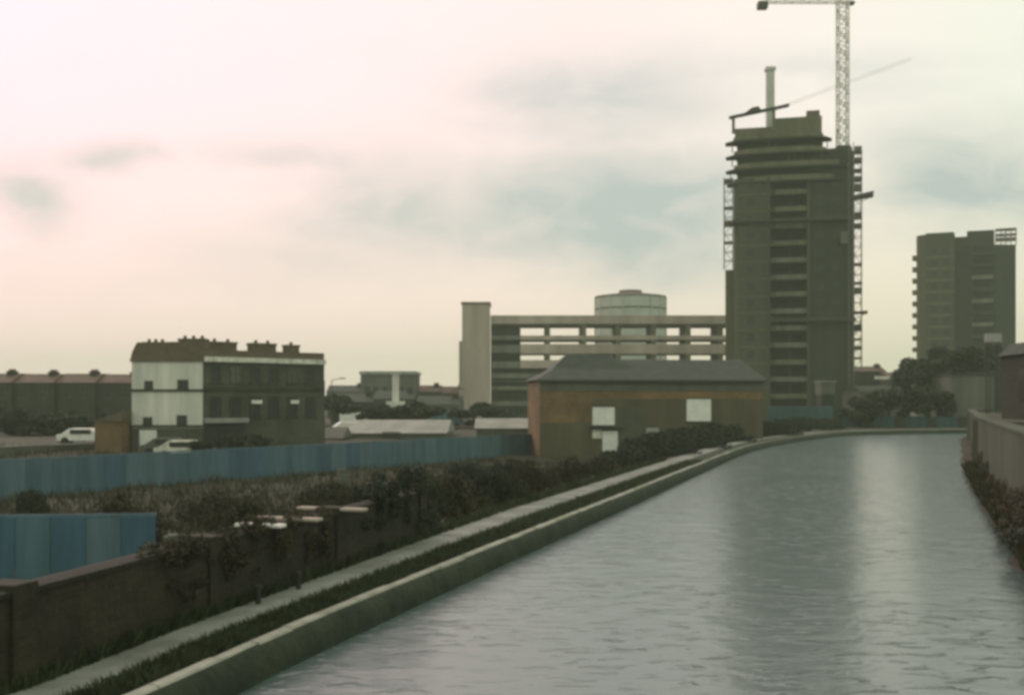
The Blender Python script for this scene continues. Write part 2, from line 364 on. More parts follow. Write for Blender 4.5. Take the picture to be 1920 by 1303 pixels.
def bush_proto(name, kind, m, spread=1.0):
    t_ = thing(name, (0, 0, 0), '', kind)
    f_ = MB(); bl = []
    for k in range(26):
        a = random.uniform(0, 6.28); rr = random.uniform(0, .9) * spread; s_ = random.uniform(.12, .34)
        bl.append((rr * math.cos(a), rr * math.sin(a), random.uniform(.25, .8) * (1 - .35 * rr), s_, s_, s_ * .8))
    leafmass(f_, bl, 9000, .032); f_.build('foliage', m, t_)
    st = MB()
    for k in range(7):
        a = random.uniform(0, 6.28); st.tube((0, 0, -.1), (.6 * math.cos(a), .6 * math.sin(a), .75), .025, .008, 5)
    st.build('stem', 'bark', t_); return t_
protoG = bush_proto('bush', 'bush', 'leaf'); protoO = bush_proto('bush', 'bush', 'leafolive'); protoB = bush_proto('bush', 'bush', 'leafbrown')
first = {id(protoG): 1, id(protoO): 1, id(protoB): 1}
def ground_z(x, y):
    d = unp_d(x, y); i = near(min(y, 100)); a = d_in(i) + .5
    if d < a: return TP - .03
    if d < a + 3.7: return TP - .05 - (d - a) / 3.7 * 1.6
    return gz(x, y)
def unp_d(x, y):
    i = near(min(y, 100)); return (Vector((x, y)) - BANK[i]).dot(NRM[i])
def bush(proto, px, py, Y, wpx, hpx, label, group='bushes on the rough ground', dz=0):
    o = proto if first.pop(id(proto), 0) else copy_tree(proto)
    z0 = PZ(py, Y); w = wpx / F * Y / 2; h = hpx / F * Y; x = PX(px, Y); wy = min(w, 1.5); yy = Y
    for _ in range(40):                       # keep clear of the towpath
        i = near(min(yy, 118)); n_ = NRM[i]; dd = (Vector((x, yy)) - BANK[i]).dot(n_)
        if dd > d_in(i) + .3 + wy * .9: break
        x += n_.x * .3; yy += n_.y * .3
    zg = min(z0, ground_z(x, yy)) - .05; h = z0 + h - zg; o.location = (x, yy, zg)
    o.scale = (w, wy, h); o.rotation_euler = (0, 0, math.atan2(-NRM[i].x, NRM[i].y) + math.pi / 2 if Y > 60 and px > 1150 else random.uniform(0, .3))
    o['label'] = label; o['group'] = group; return o
def tree(px, py, Y, wpx, hpx, label, m='leaf', group='trees in the distance', n=9000, sz=.22, zg=0.0):
    x, y, z0 = P(px, py, Y); w = wpx / F * Y / 2; h = hpx / F * Y
    t_ = thing('tree', (x, y, z0), label, 'tree', group)
    tr = MB(); tr.tube((x, y, min(zg, z0) - .4), (x + .2, y, z0 + h * .5), .05 * h * .5 + .12, .1, 8)
    bl = []
    for k in range(24):
        a = random.uniform(0, 6.28); rr = random.uniform(.1, .95); zz = z0 + h * random.uniform(.12, .92 - .25 * rr)
        cx, cy = x + w * rr * math.cos(a), y + w * rr * math.sin(a); s_ = random.uniform(.13, .32)
        tr.tube((x + .1, y, z0 + h * .3), (cx, cy, zz), .09, .03, 5)
        bl.append((cx, cy, zz, w * s_, w * s_, h * s_ * .55))
    tr.build('trunk', 'bark', t_); c_ = MB(); leafmass(c_, bl, n, sz); c_.build('crown', m, t_); return t_

# ------------------------------------------------------------------ sooty wall beside the towpath
ia, ib = 0, near(28)
WH = 1.77
wl = thing('brick_wall', (BANK[near(14)].x - 2, 14, TP), 'long low soot-dark brick wall running along the towpath at lower left', 'wall')
wi = lambda i: d_in(i) + .06
sweep(lambda i: [(wi(i), TP - .3), (wi(i), WH - .09), (wi(i) + .34, WH - .09), (wi(i) + .34, -1.4)], ia, ib).build('wall', 'sootbrick', wl)
sweep(lambda i: [(wi(i) - .03, WH - .088), (wi(i) - .03, WH - .02), (wi(i) + .17, WH), (wi(i) + .37, WH - .02), (wi(i) + .37, WH - .088)], ia, ib).build('coping', 'mosscap', wl)
for y in (13.0, 17.5, 22, 27.3):
    i = near(y); q = BANK[i] + NRM[i] * (wi(i) - .06); a = math.atan2(-NRM[i].x, NRM[i].y)
    MB((q.x, q.y), a).box(-.22, .22, 0, .5, TP - .2, WH + .06).build('pier', 'sootbrick', wl, bevel=.02)
def wall_top(i): return BANK[i] + NRM[i] * (wi(i) + .17)
# ivy and scrub on the wall
def ivy(y0, y1, label, m='leaf', n=5000, hi=.25, drop=.9):
    mb = MB(); bl = []
    for k in range(46):
        i = near(random.uniform(y0, y1)); q = BANK[i] + NRM[i] * (wi(i) + .05); zz = random.uniform(WH - drop, WH + hi); s_ = random.uniform(.1, .22)
        bl.append((q.x, q.y, zz, s_, s_ * 2.2, s_))
    leafmass(mb, bl, n * 2, .03); return tag(mb.build('ivy', m), label, 'ivy', 'ivy hanging on the dark wall')
ivy(15.5, 22, 'brownish dry creeper over the middle of the low wall', 'leafbrown', n=9000, hi=.05, drop=.75)
ivy(23.5, 28, 'dark ivy mound at the far end of the low wall', 'leaf', 8000, .5, 1.1)
# pale coping stones left on the wall top
def stone(y, ln, label, m='concl'):
    i = near(y); q = wall_top(i); a = math.atan2(-NRM[i].x, NRM[i].y)
    return tag(MB((q.x, q.y), a).box(-.12, .13, -ln / 2, ln / 2, WH - .015, WH + .045).build('coping_stone', m, bevel=.015), label, 'stone', 'pale coping stones on the dark wall')
stone(19.3, .9, 'short bright coping stone on the wall top, nearest of three pale ones', 'whitepaint')
stone(20.6, 1.3, 'dull pale coping stone in the middle of three on the wall top')
stone(22.2, 1.5, 'long greyish coping stone, farthest of three on the wall top')
# mooring posts on the path
for y, dd, lb in ((18.2, 1.5, 'short dark mooring post at the outer edge of the towpath, the nearer one'), (19.9, 1.55, 'short dark mooring post at the wall side of the towpath, the farther one')):
    i = near(y); q = BANK[i] + NRM[i] * dd; t_ = thing('mooring_post', (q.x, q.y, TP), lb, 'post', 'mooring posts on the towpath')
    MB().tube((q.x, q.y, TP - .05), (q.x, q.y, TP + .28), .05, .045, 10).build('post', 'darksteel', t_)
    MB().tube((q.x, q.y, TP + .28), (q.x, q.y, TP + .33), .07, .06, 10).build('cap', 'darksteel', t_)

# scrub behind the wall and along the bank
G_, O_, B_ = protoG, protoO, protoB
for a in ((G_, 700, 1010, 29.5, 150, 125, 'tall dark bush rising at the end of the low wall'),
          (B_, 640, 1000, 29, 110, 90, 'brown scrubby bush behind the far end of the low wall'),
          (B_, 560, 1000, 26, 150, 75, 'brown bramble behind the three pale coping stones'),
          (B_, 790, 985, 31, 110, 105, 'brown bush between the tall dark bush and the pale stone'),
          (O_, 860, 960, 35, 120, 85, 'olive bush on the bank beside the towpath'),
          (G_, 930, 940, 38, 110, 75, 'dark green bush on the bank below the brown house corner'),
          (B_, 1000, 925, 42, 120, 70, 'brown bush on the bank in front of the house'),
          (G_, 960, 890, 55, 120, 45, 'low dark bush at the left foot of the brown house'),
          (B_, 1070, 905, 49, 110, 55, 'brown clump on the bank under the white door'),
          (O_, 1130, 885, 55, 100, 38, 'olive clump on the bank right of the white door'),
          (G_, 1190, 872, 62, 150, 42, 'dark bush before the small grey window'),
          (G_, 1270, 850, 71, 190, 46, 'round dark bush below the square white window'),
          (G_, 1345, 838, 80, 210, 44, 'dark bush at the right end of the brown house'),
          (G_, 1420, 825, 92, 190, 40, 'dark bush at the left foot of the tall tower'),
          (G_, 1500, 815, 108, 180, 32, 'dark bush by the bend below the tower balconies'),
          (G_, 1580, 808, 122, 190, 30, 'dark bush by the bend under the right side of the tower'),
          (O_, 480, 985, 34, 190, 70, 'wide olive thicket in the yard left of centre'),
          (B_, 215, 985, 33, 190, 75, 'dark brown thicket above the near blue hoarding'),
          (O_, 60, 975, 36, 120, 28, 'pale dry clump at the left edge above the near hoarding'),
          (G_, 60, 945, 40, 110, 45, 'dark green clump at the left edge below the long hoarding'),
          (B_, 400, 960, 45, 200, 45, 'flat brown clump in the middle of the yard'),
          (O_, 350, 1060, 27, 120, 80, 'olive brush just right of the near blue hoarding'),
          (O_, 640, 930, 52, 170, 38, 'long olive clump under the long blue hoarding'),
          (O_, 800, 905, 62, 150, 30, 'olive clump in the yard left of the brown house'),
          (G_, 880, 895, 66, 120, 38, 'dark clump just left of the brown house')):
    bush(*a)
def ground_pt():
    while 1:
        y = random.uniform(22, 95); x = random.uniform(-.47 * y, .05 * y)
        if unp_d(x, y) > 6: return x, y, gz(x, y)
def unp_d(x, y):
    i = near(min(y, 100)); return (Vector((x, y)) - BANK[i]).dot(NRM[i])
blades('rough_grass', 26000, ground_pt, 'rough olive grass over the waste ground behind the wall', 'leafolive', .15, .55)
# rubble scraps
for px, py, Y, w, lb in ((792, 935, 33, .42, 'pale rubble block beside the brown bush by the towpath'), (645, 884, 62, .5, 'white rubbish heap below the middle of the long hoarding'), (325, 1012, 28, .34, 'small pale block right of the near blue hoarding')):
    x, y, z = P(px, py, Y); mb = MB((x, y), .4)
    for k in range(5):
        a, c, e = random.uniform(-w / 2, w / 2), random.uniform(-.1, .1), random.uniform(.08, .2); mb.box(a - e, a + e * 1.1, c - e, c + e, z - .1 - k * .003, z + e * .8 + k * .004)
    mb.box(-w * .6, w * .6, -.3, .3, z - 1.6, z - .12)
    tag(mb.build('rubble', 'midgrey', bevel=.02), lb, 'rubble')

# ------------------------------------------------------------------ blue hoardings
def hoarding(A, B, zA, zB, h, pw, label, mats, rail='blue2', seed=1):
    rnd = random.Random(seed); A = Vector(A); B = Vector(B); L_ = (B - A).length; a = math.atan2((B - A).y, (B - A).x); n = int(L_ / pw)
    t_ = thing('hoarding', (A.x, A.y, zA), label, 'hoarding', 'blue hoardings in the yard')
    for k in range(n):
        u0 = k * L_ / n; z = zA + (zB - zA) * (k + .5) / n; hh = h + rnd.uniform(-.06, .06)
        mb = MB((A.x, A.y), a); y_ = rnd.uniform(0, .03); mb.box(u0 + .01, u0 + L_ / n - .01, y_, y_ + .02, z - .3, z + hh)
        mb.build('panel', rnd.choice(mats), t_)
        if k % 2 == 0: MB((A.x, A.y), a).box(u0 - .05, u0 + .05, .055, .15, z - .4, z + h - .1).build('post', 'board', t_)
    MB((A.x, A.y), a).poly([(0, .05, zA + h), (L_, .05, zB + h), (L_, .12, zB + h), (0, .12, zA + h), (0, .05, zA + h + .09), (L_, .05, zB + h + .09), (L_, .12, zB + h + .09), (0, .12, zA + h + .09)],
          [(0, 3, 2, 1), (4, 5, 6, 7), (0, 1, 5, 4), (1, 2, 6, 5), (2, 3, 7, 6), (3, 0, 4, 7)]).build('top_rail', rail, t_)
    return t_
hoarding((PX(-60, 56), 56), (PX(1010, 104), 104), PZ(932, 56), PZ(849, 104), 1.72, 1.6, 'long faded blue hoarding crossing the yard from left edge to the brown house', ['blue2', 'blue', 'bluemid', 'bluemid'], seed=3)
hoarding((PX(-40, 30), 30), (PX(292, 30.5), 30.5), -1.2, -1.2, PZ(972, 30) + 1.2, 0.9, 'short tall blue-grey hoarding in the yard behind the low wall at left', ['blue', 'bluemid', 'bluemid', 'blue2'], seed=5)
hoarding((PX(1440, 126), 126), (PX(1562, 134), 134), .5, .5, PZ(764, 126) - .5, 1.5, 'small teal hoarding at the foot of the tall tower', ['teal', 'teal', 'blue'], seed=8)
# pale kerbside wall behind the long hoarding
pw_ = MB(); A = P(-60, 838, 84); B = P(225, 826, 95)
t_ = thing('low_wall', (A[0], A[1], -1.2), 'pale low rendered wall behind the long hoarding at far left', 'wall')
aa = math.atan2(B[1] - A[1], B[0] - A[0]); ll = math.hypot(B[0] - A[0], B[1] - A[1])
MB((A[0], A[1]), aa).box(0, ll, 0, .25, -1.4, A[2] - .1).build('wall', 'midgrey', t_)
MB((A[0], A[1]), aa).box(-.03, ll + .03, -.04, .29, A[2] - .098, A[2]).build('coping', 'paleroof', t_)

# ------------------------------------------------------------------ building helpers
def window(parent, o, a, x0, x1, z0, z1, y=0.0, m='glass', frame='cream', depth=.06, sill=True):
    w = MB(o, a).box(x0, x1, y - .02, y + depth, z0, z1).build('window', m, parent)
    fr = MB(o, a); e = .08
    fr.box(x0 - e, x1 + e, y - .05, y - .022, z1, z1 + e).box(x0 - e, x0, y - .05, y - .022, z0, z1).box(x1, x1 + e, y - .05, y - .022, z0, z1).box((x0 + x1) / 2 - .03, (x0 + x1) / 2 + .03, y - .05, y - .022, z0, z1).box(x0, x1, y - .052, y - .024, (z0 + z1) / 2 - .03, (z0 + z1) / 2 + .03)
    if sill: fr.box(x0 - .12, x1 + .12, y - .14, y - .02, z0 - .1, z0 - .003)
    fr.build('frame', frame, w); return w
def chimney(parent, o, a, x0, x1, y0, y1, z0, z1, pots=3, m='mansard'):
    c = MB(o, a).box(x0, x1, y0, y1, z0, z1).box(x0 - .06, x1 + .06, y0 - .06, y1 + .06, z1 - .18, z1 + .003).build('chimney', m, parent)
    for k in range(pots):
        xx = x0 + (x1 - x0) * (k + .5) / pots; MB(o, a).tube((xx, (y0 + y1) / 2, z1), (xx, (y0 + y1) / 2, z1 + .26), .15, .12, 8).build('chimney_pot', 'pot', c)
    return c

# ------------------------------------------------------------------ corner terrace with white gable (left)
Y0 = 90.0; k = Y0 / F
o = (PX(380, Y0), Y0)                                  # corner nearest the viewer
g = -1.3
ter = thing('corner_building', (o[0], o[1], g), 'old corner building with whitewashed gable wall, brown mansard and chimney stacks', 'building')
gw = (380 - 247) * k
zt = PZ(678, Y0)
MB(o, 0).box(-gw, 0, 0, 9.5, g, zt).build('wall', 'white', ter)
MB(o, 0).prof([(-gw - .15, zt + .002), (.12, zt + .002), (.05, PZ(640, Y0)), (-gw + .45, PZ(642, Y0)), (-gw + .1, PZ(658, Y0))], -.12, 9.4).build('roof', 'mansard', ter)
for z in (PZ(731, Y0), PZ(798, Y0)): MB(o, 0).box(-gw - .03, .02, -.14, -.002, z - .12, z + .06).build('string_course', 'darkbrick', ter)
MB(o, 0).box(-gw - .01, .015, -.02, -.003, g, PZ(803, Y0)).build('shop_front', 'greybrick', ter)
for px, py, w, h in ((279, 722, 13, 13), (343, 721, 17, 15), (277, 790, 14, 13), (341, 788, 16, 16)):
    x = (px - 380) * k; z = PZ(py, Y0); window(ter, o, 0, x - w * k / 2, x + w * k / 2, z - h * k / 2, z + h * k / 2, m='glass', frame='midgrey')
MB(o, 0).box((262 - 380) * k, (294 - 380) * k, -.08, -.022, g + .02, PZ(806, Y0)).build('door', 'whitepaint', ter)
chimney(ter, o, 0, (262 - 380) * k, (300 - 380) * k, 1, 2, PZ(648, Y0), PZ(640, Y0), 3)
chimney(ter, o, 0, (332 - 380) * k, (381 - 380) * k, .4, 1.6, PZ(645, Y0), PZ(634, Y0), 3)
fb = (PX(608, 97.5), 97.5); fa = math.atan2(fb[1] - o[1], fb[0] - o[0]); fl = math.hypot(fb[0] - o[0], fb[1] - o[1])
zp = PZ(668, Y0)
MB(o, fa).box(.02, fl, 0, 8.5, g, zp).build('facade', 'greybrick', ter)
MB(o, fa).box(.05, fl + .02, -.28, -.003, zp - .42, zp - .02).build('cornice', 'cream', ter)
MB(o, fa).box(.05, fl, .02, .4, zp + .003, PZ(655, Y0)).build('parapet', 'mansard', ter)
MB(o, fa).box(.05, fl, .42, 8.3, zp + .002, PZ(662, Y0)).build('roof', 'slate', ter)
for a_, b_ in ((.122, .335), (.46, .66), (.76, .86)):
    chimney(ter, o, fa, a_ * fl, b_ * fl, 1.5, 2.4, zp, PZ(636, Y0) - (0.05 if a_ < .7 else .1), 2 if a_ < .7 else 1)
for j in range(6):
    xx = fl * (.10 + .155 * j); window(ter, o, fa, xx - .42, xx + .42, zp - 2.05, zp - .75, m='midgrey' if j % 3 == 1 else 'glass', frame='greybrick')
    window(ter, o, fa, xx - .42, xx + .42, zp - 4.9, zp - 3.3, m='glass', frame='darkbrick')
MB(o, fa).box(.05, fl, -.1, -.003, zp - 2.75, zp - 2.45).build('string_course', 'darkbrick', ter)
MB(o, fa).box(0.1, fl * .34, -.5, -.003, PZ(793, Y0), PZ(784, Y0)).build('fascia', 'paleroof', ter)
MB(o, fa).box(.15, fl * .33, -.06, -.003, g, PZ(794, Y0)).build('shop_window', 'glass', ter)
for px, w in ((476, 22), (548, 18)):
    xx = (px - 380) / (608 - 380) * fl; MB(o, fa).box(xx - w * k / 2, xx + w * k / 2, -.16, -.06, PZ(757, Y0), PZ(750, Y0)).build('sign_board', 'whitepaint', ter)
MB(o, fa).box(fl + .003, fl + 1.0, 1.5, 8, g, PZ(712, 97)).build('side_wing', 'darkbrick', ter)
low = thing('lean_to', (PX(232, 89), 89, g), 'low tan brick lean-to at the left foot of the white gable', 'building')
MB((-30.7, 88), 0).box(-2.1, 0, 0, 5, g, PZ(790, 88)).build('wall', 'brownbrick', low)
MB((-30.7, 88), 0).prof([(-2.25, PZ(790, 88) + .002), (.1, PZ(790, 88) + .002), (.1, PZ(770, 88))], -.1, 5.1).build('roof', 'mansard', low)

# ------------------------------------------------------------------ small vehicles
def car(px, py, Y, label, m='whitepaint', van=False, rot=0.0, group='vehicles parked beyond the hoarding'):
    x, y = PX(px, Y), Y; z = gz(x, y); L2, H = (2.2, 1.38) if not van else (2.4, 2.1)
    t_ = thing('parked_van' if van else 'parked_car', (x, y, z), label, 'van' if van else 'car', group)
    q = MB((x, y), rot)
    if van: q.prof([(-L2, z + .3), (L2, z + .3), (L2, z + 1.0), (L2 - .5, z + 1.15), (L2 - .95, z + H), (-L2, z + H)], -.85, .85)
    else: q.prof([(-L2, z + .28), (L2, z + .28), (L2, z + .72), (L2 - .9, z + .85), (L2 - 1.5, z + H), (-L2 + 1.1, z + H), (-L2 + .4, z + .88), (-L2, z + .82)], -.8, .8)
    q.build('body', m, t_, bevel=.06)
    MB((x, y), rot).box(-L2 + (1.2 if not van else 2.8), L2 - 1.45 + (.2 if van else 0), -.87, .87, z + .9 + (.35 if van else 0), z + H - .12).build('window', 'glass', t_)
    for sx in (-1, 1):
        for sy in (-1, 1):
            q = MB((x, y), rot); q.tube((sx * (L2 - .75), sy * .68, z + .31), (sx * (L2 - .75), sy * .9, z + .31), .31, .31, 12); q.build('wheel', 'tyre', t_)
    return t_
car(158, 850, 100, 'white car left of the corner building, above the pale low wall', rot=.1)
car(348, 838, 85, 'pale car parked below the white gable wall', 'cream', rot=.05)
car(320, 836, 88, 'grey car half hidden behind the pale one under the gable', 'midgrey', rot=.1)
car(657, 806, 118, 'small bright white car on the road right of the corner building', rot=.3)
car(806, 812, 122, 'white car at the right end of the pale shed roof', rot=-.2)
car(834, 790, 150, 'bluish white van between the far brown houses and the pale sheds', 'blue2', van=True)
car(672, 778, 150, 'long white van in front of the far rooftops', 'whitepaint', van=True)

# ------------------------------------------------------------------ sheds in the yard beyond
def shed(px0, px1, pyr, pye, pyb, Y, dep, label, wall='midgrey', roof='paleroof', name='shed'):
    x0, x1 = PX(px0, Y), PX(px1, Y); t_ = thing(name, (x0, Y, PZ(pyb, Y)), label, 'shed')
    zb, ze, zr = PZ(pyb, Y), PZ(pye, Y), PZ(pyr, Y) + 0
    MB().box(x0, x1, Y, Y + dep, zb - 1, ze).build('wall', wall, t_)
    zr = CAMZ - (pyr - HZ) / F * (Y + dep / 2)
    MB().profx([(Y - .2, ze + .003), (Y + dep / 2, zr), (Y + dep + .2, ze + .003)], x0 - .2, x1 + .2).build('roof', roof, t_)
    MB().box((x0 + x1) / 2 - .9, (x0 + x1) / 2 + .9, Y - .04, Y - .003, zb, (zb + ze) / 2 + .4).build('door', 'darksteel', t_); return t_
shed(632, 835, 787, 812, 822, 112, 14, 'long low shed with pale grey roof right of the corner building')
shed(893, 1020, 784, 803, 840, 108, 8, 'pale roofed grey shed left of the brown house')
shed(500, 640, 800, 822, 832, 106, 6, 'low olive shed in front of the corner building', 'darkbrick', 'midgrey')

# ------------------------------------------------------------------ distant streets
def house(x0, x1, Y, dep, zb, ze, zr, label, wall='darkbrick', roof='slate', name='terraced_house', group='terraced houses at far left', nw=2, gable=False, fl_=2):
    t_ = thing(name, ((x0 + x1) / 2, Y, zb), label, 'house', group)
    MB().box(x0, x1, Y, Y + dep, zb, ze).build('wall', wall, t_)
    if gable: MB().prof([(x0 - .1, ze + .003), (x1 + .1, ze + .003), ((x0 + x1) / 2, zr)], Y - .1, Y + dep).build('roof', roof, t_)
    else: MB().profx([(Y - .15, ze + .003), (Y + dep * .35, zr), (Y + dep * .65, zr), (Y + dep, ze + .003)], x0 + .01, x1 - .01).build('roof', roof, t_)
    chimney(t_, (0, 0), 0, x1 - 1.4, x1 - .5, Y + 2, Y + 3, zr - 1, zr + .25, 3, 'darkbrick')
    for a in range(nw):
        for b_ in range(fl_):
            xx = x0 + (x1 - x0) * (a + .5) / nw; zz = ze - 1.1 - b_ * 2.8
            window(t_, (0, 0), 0, xx - .45, xx + .45, zz - .7, zz + .7, Y, 'glass', 'greybrick')
    MB().box(x0 + .5, x0 + 1.4, Y - .05, Y - .003, zb, zb + 2.1).build('door', 'void', t_)
    return t_
Yh = 132; ht = PZ(700, Yh)
lbs = ['dark terraced house beyond the left edge of the street', 'dark terraced house at the left edge of the picture', 'dark terraced house second from the left edge', 'dark terraced house behind the lone white car', 'dark terraced house touching the corner building']
for j in range(5):
    x0 = PX(250, Yh) - (5 - j) * 4.7
    house(x0, x0 + 4.66, Yh + .6 * j - 1.2, 8, -.3, ht - 1.1, ht + .05 * (j % 2), lbs[j], 'darkbrick', 'redtile')
specs = [(612, 680, 722, 225, 'grey house just right of the corner building', 'midgrey', 'slate'), (778, 826, 722, 215, 'small brown house right of the pale column', 'darkbrick', 'redtile'),
         (826, 872, 724, 215, 'small brown house touching the concrete stair tower', 'greybrick', 'redtile'), (700, 778, 732, 170, 'low dark house in front of the flat-roofed block', 'darkbrick', 'slate'),
         (620, 700, 738, 172, 'low dark house left of the pale column', 'darkbrick', 'slate'), (780, 865, 742, 168, 'low grey house in front of the small brown houses', 'midgrey', 'slate')]
for a, b_, py, Y, lb, wm, rm in specs:
    house(PX(a, Y), PX(b_, Y), Y, 9, -.5, PZ(py, Y) - 1.3, PZ(py, Y), lb, wm, rm, 'house', 'low houses in the distance', 3)
t_ = thing('office_block', (PX(676, 205), 205, 0), 'flat roofed grey block above the far houses behind the pale column', 'building')
MB().box(PX(676, 205), PX(778, 205), 205, 216, -.5, PZ(702, 205)).build('wall', 'midgrey', t_)
MB().box(PX(674, 205), PX(780, 205), 204.7, 216.2, PZ(702, 205) + .003, PZ(696, 205)).build('roof', 'paleroof', t_)
for j in range(6):
    for q in range(2): x = PX(684 + j * 16, 205); MB().box(x, x + 1, 204.93, 204.997, 1.5 + q * 3.2, 3.2 + q * 3.2).build('window', 'glass', t_)
t_ = thing('pale_column', (PX(742, 165), 165, 0), 'pale slender column on a wide base before the grey block', 'column')
x = PX(742, 165); MB().prism([(x + .5 * math.cos(a * math.pi / 6), 165 + .5 * math.sin(a * math.pi / 6)) for a in range(12)], PZ(752, 165), PZ(701, 165)).build('shaft', 'white', t_)
MB().box(x - .7, x + .7, 164.3, 165.7, PZ(701, 165) + .002, PZ(699, 165)).build('cap', 'white', t_)
MB().box(x - 1.3, x + 1.3, 163.7, 166.3, 0, PZ(752, 165) - .002).build('base', 'white', t_)
for px, py, Y, w, h, lb in ((560, 790, 128, 190, 60, 'dark tree behind the low olive shed'), (625, 770, 160, 70, 34, 'small dark tree in front of the grey house'), (905, 800, 150, 120, 46, 'dark tree left of the brown house, before the stair tower'),
                            (780, 788, 140, 130, 36, 'spreading dark tree behind the pale shed'), (715, 790, 142, 90, 30, 'low dark tree under the pale column'), (440, 850, 84, 150, 40, 'dark shrubby tree before the shop window')):
    tree(px, py, Y, w, h, lb)
for px, py, Y, w, h, lb in ((30, 820, 118, 120, 60, 'dark tree at far left in front of the terraced houses'), (120, 815, 120, 130, 50, 'dark tree behind the lone white car'), (205, 825, 112, 90, 60, 'dark tree left of the lean-to')):
    tree(px, py, Y, w, h, lb)

# ------------------------------------------------------------------ brown brick canal house
Yb = 97.0; kb = Yb / F; ang = .10; o = (PX(1012, Yb), Yb); zb = -1.2; ze = PZ(712, Yb); Lb = 430 * kb; Db = 9
hb = thing('canal_house', (o[0], o[1], zb), 'brown brick canalside house with hipped slate roof and white windows', 'house')
MB(o, ang).box(0, Lb, 0, Db, zb, ze).build('wall', 'brownbrick', hb)
zr = PZ(674, Yb + 5) ; zrl = 70 * kb
MB(o, ang).poly([(-.35, -.35, ze + .003), (Lb + .35, -.35, ze + .003), (Lb + .35, Db + .35, ze + .003), (-.35, Db + .35, ze + .003), (zrl, Db / 2, zr), (Lb - .5, Db / 2, zr)],
                [(0, 1, 5, 4), (1, 2, 5), (2, 3, 4, 5), (3, 0, 4), (0, 3, 2, 1)]).build('roof', 'slate', hb)
MB(o, ang).box(-.3, Lb + .3, -.42, -.30, ze - .18, ze + .0).build('gutter', 'darksteel', hb)
MB(o, ang).box(.02, Lb, -.06, -.003, ze - .95, ze - .24).build('frieze', 'midgrey', hb)
MB(o, ang).poly([(1.0, 1.6, zr - 1.3), (9.4, 1.6, zr - 1.3), (9.4, 7.4, zr - 1.3), (1.0, 7.4, zr - 1.3), (3.0, 4.2, zr + .45), (7.0, 4.2, zr + .35), (7.0, 4.8, zr + .35), (3.0, 4.8, zr + .45)], [(3, 2, 1, 0), (4, 5, 6, 7), (0, 1, 5, 4), (1, 2, 6, 5), (2, 3, 7, 6), (3, 0, 4, 7)]).build('raised_roof', 'slate', hb)
MB(o, ang).box(.03, 8.9 * 0 + 4.75, -.035, -.003, zb, PZ(792, Yb)).build('rendered_base', 'lowrender', hb)
MB(o, ang).box(4.753, Lb - .03, -.034, -.003, zb, PZ(748, Yb)).build('rendered_base', 'lowrender', hb)
def hx(px): return (px - 1009) * kb
for a, b_, c, d, nm, m in ((1109, 1151, 763, 797, 'window', 'whitepaint'), (1128, 1157, 808, 846, 'door', 'whitepaint'), (1290, 1337, 748, 790, 'window', 'whitepaint'), (1212, 1236, 802, 826, 'window', 'paleroof')):
    w = MB(o, ang).box(hx(a), hx(b_), -.09, -.003, PZ(d, Yb), PZ(c, Yb)).build(nm, m, hb)
    e = .07; MB(o, ang).box(hx(a) - e, hx(b_) + e, -.16, -.003, PZ(d, Yb) - .14, PZ(d, Yb) - .004).build('sill', 'darkbrick', w); MB(o, ang).box(hx(a) - e, hx(b_) + e, -.13, -.003, PZ(c, Yb) + .004, PZ(c, Yb) + .12).build('lintel', 'darkbrick', w)
    if nm == 'door': w['label'] = 'white door below the left white window'
MB(o, ang).box(hx(1109), hx(1127), -.05, -.003, PZ(822, Yb), PZ(806, Yb)).build('vent_panel', 'cream', hb)
MB(o, ang).box(hx(1160), hx(1205), -.07, -.003, PZ(835, Yb), PZ(765, Yb)).build('boarding', 'greybrick', hb)
MB(o, ang).box(hx(1104), hx(1164), -.5, -.2, PZ(803, Yb), PZ(800.5, Yb)).build('canopy', 'darksteel', hb)
# ------------------------------------------------------------------ gasholder / round tank far behind the slab block
Yt = 300.; xt = PX(1182, Yt); rt = 65 / F * Yt; zt = PZ(559, Yt)
tk = thing('gasholder', (xt, Yt, 0), 'pale round gasholder with shallow conical crown behind the slab block', 'gasholder')
MB().prism([(xt + rt * math.cos(a * math.pi / 24), Yt + rt * math.sin(a * math.pi / 24)) for a in range(48)], -1, zt).build('shell', 'tank', tk)
cr = MB(); n = 48; cr.v = []
for rr, z in ((rt + .25, zt + .003), (rt + .25, zt + .35), (rt * .33, PZ(550, Yt)), (rt * .33, PZ(545, Yt)), (.01, PZ(544, Yt))):
    cr.v += [(xt + rr * math.cos(a * 2 * math.pi / n), Yt + rr * math.sin(a * 2 * math.pi / n), z) for a in range(n)]
cr.f = [(j * n + i, j * n + (i + 1) % n, (j + 1) * n + (i + 1) % n, (j + 1) * n + i) for j in range(4) for i in range(n)]
cr.build('crown', 'tankroof', tk)
for z in (zt - 3.2, zt - 6.6, zt - 12): MB().prism([(xt + (rt + .2) * math.cos(a * math.pi / 24), Yt + (rt + .2) * math.sin(a * math.pi / 24)) for a in range(48)], z, z + .35).build('ring_band', 'midgrey', tk)
for j in range(16):
    a = j * math.pi / 8 + .1; x, y = xt + (rt + .35) * math.cos(a), Yt + (rt + .35) * math.sin(a); MB().tube((x, y, 0), (x, y, zt - .02), .14, n=6).build('guide_rail', 'tank', tk)

# ------------------------------------------------------------------ slab block (open galleries), left stair tower
Ys = 212.; ks = Ys / F
sb = thing('slab_block', (PX(920, Ys), Ys, 0), 'unfinished concrete slab block with open galleries between stair tower and tall tower', 'building', None)
X = lambda px: PX(px, Ys); Z = lambda py: PZ(py, Ys)
MB().box(X(920), X(1385), Ys + .3, Ys + 9, Z(607), Z(591)).build('roof', 'concl', sb)
D = 9.
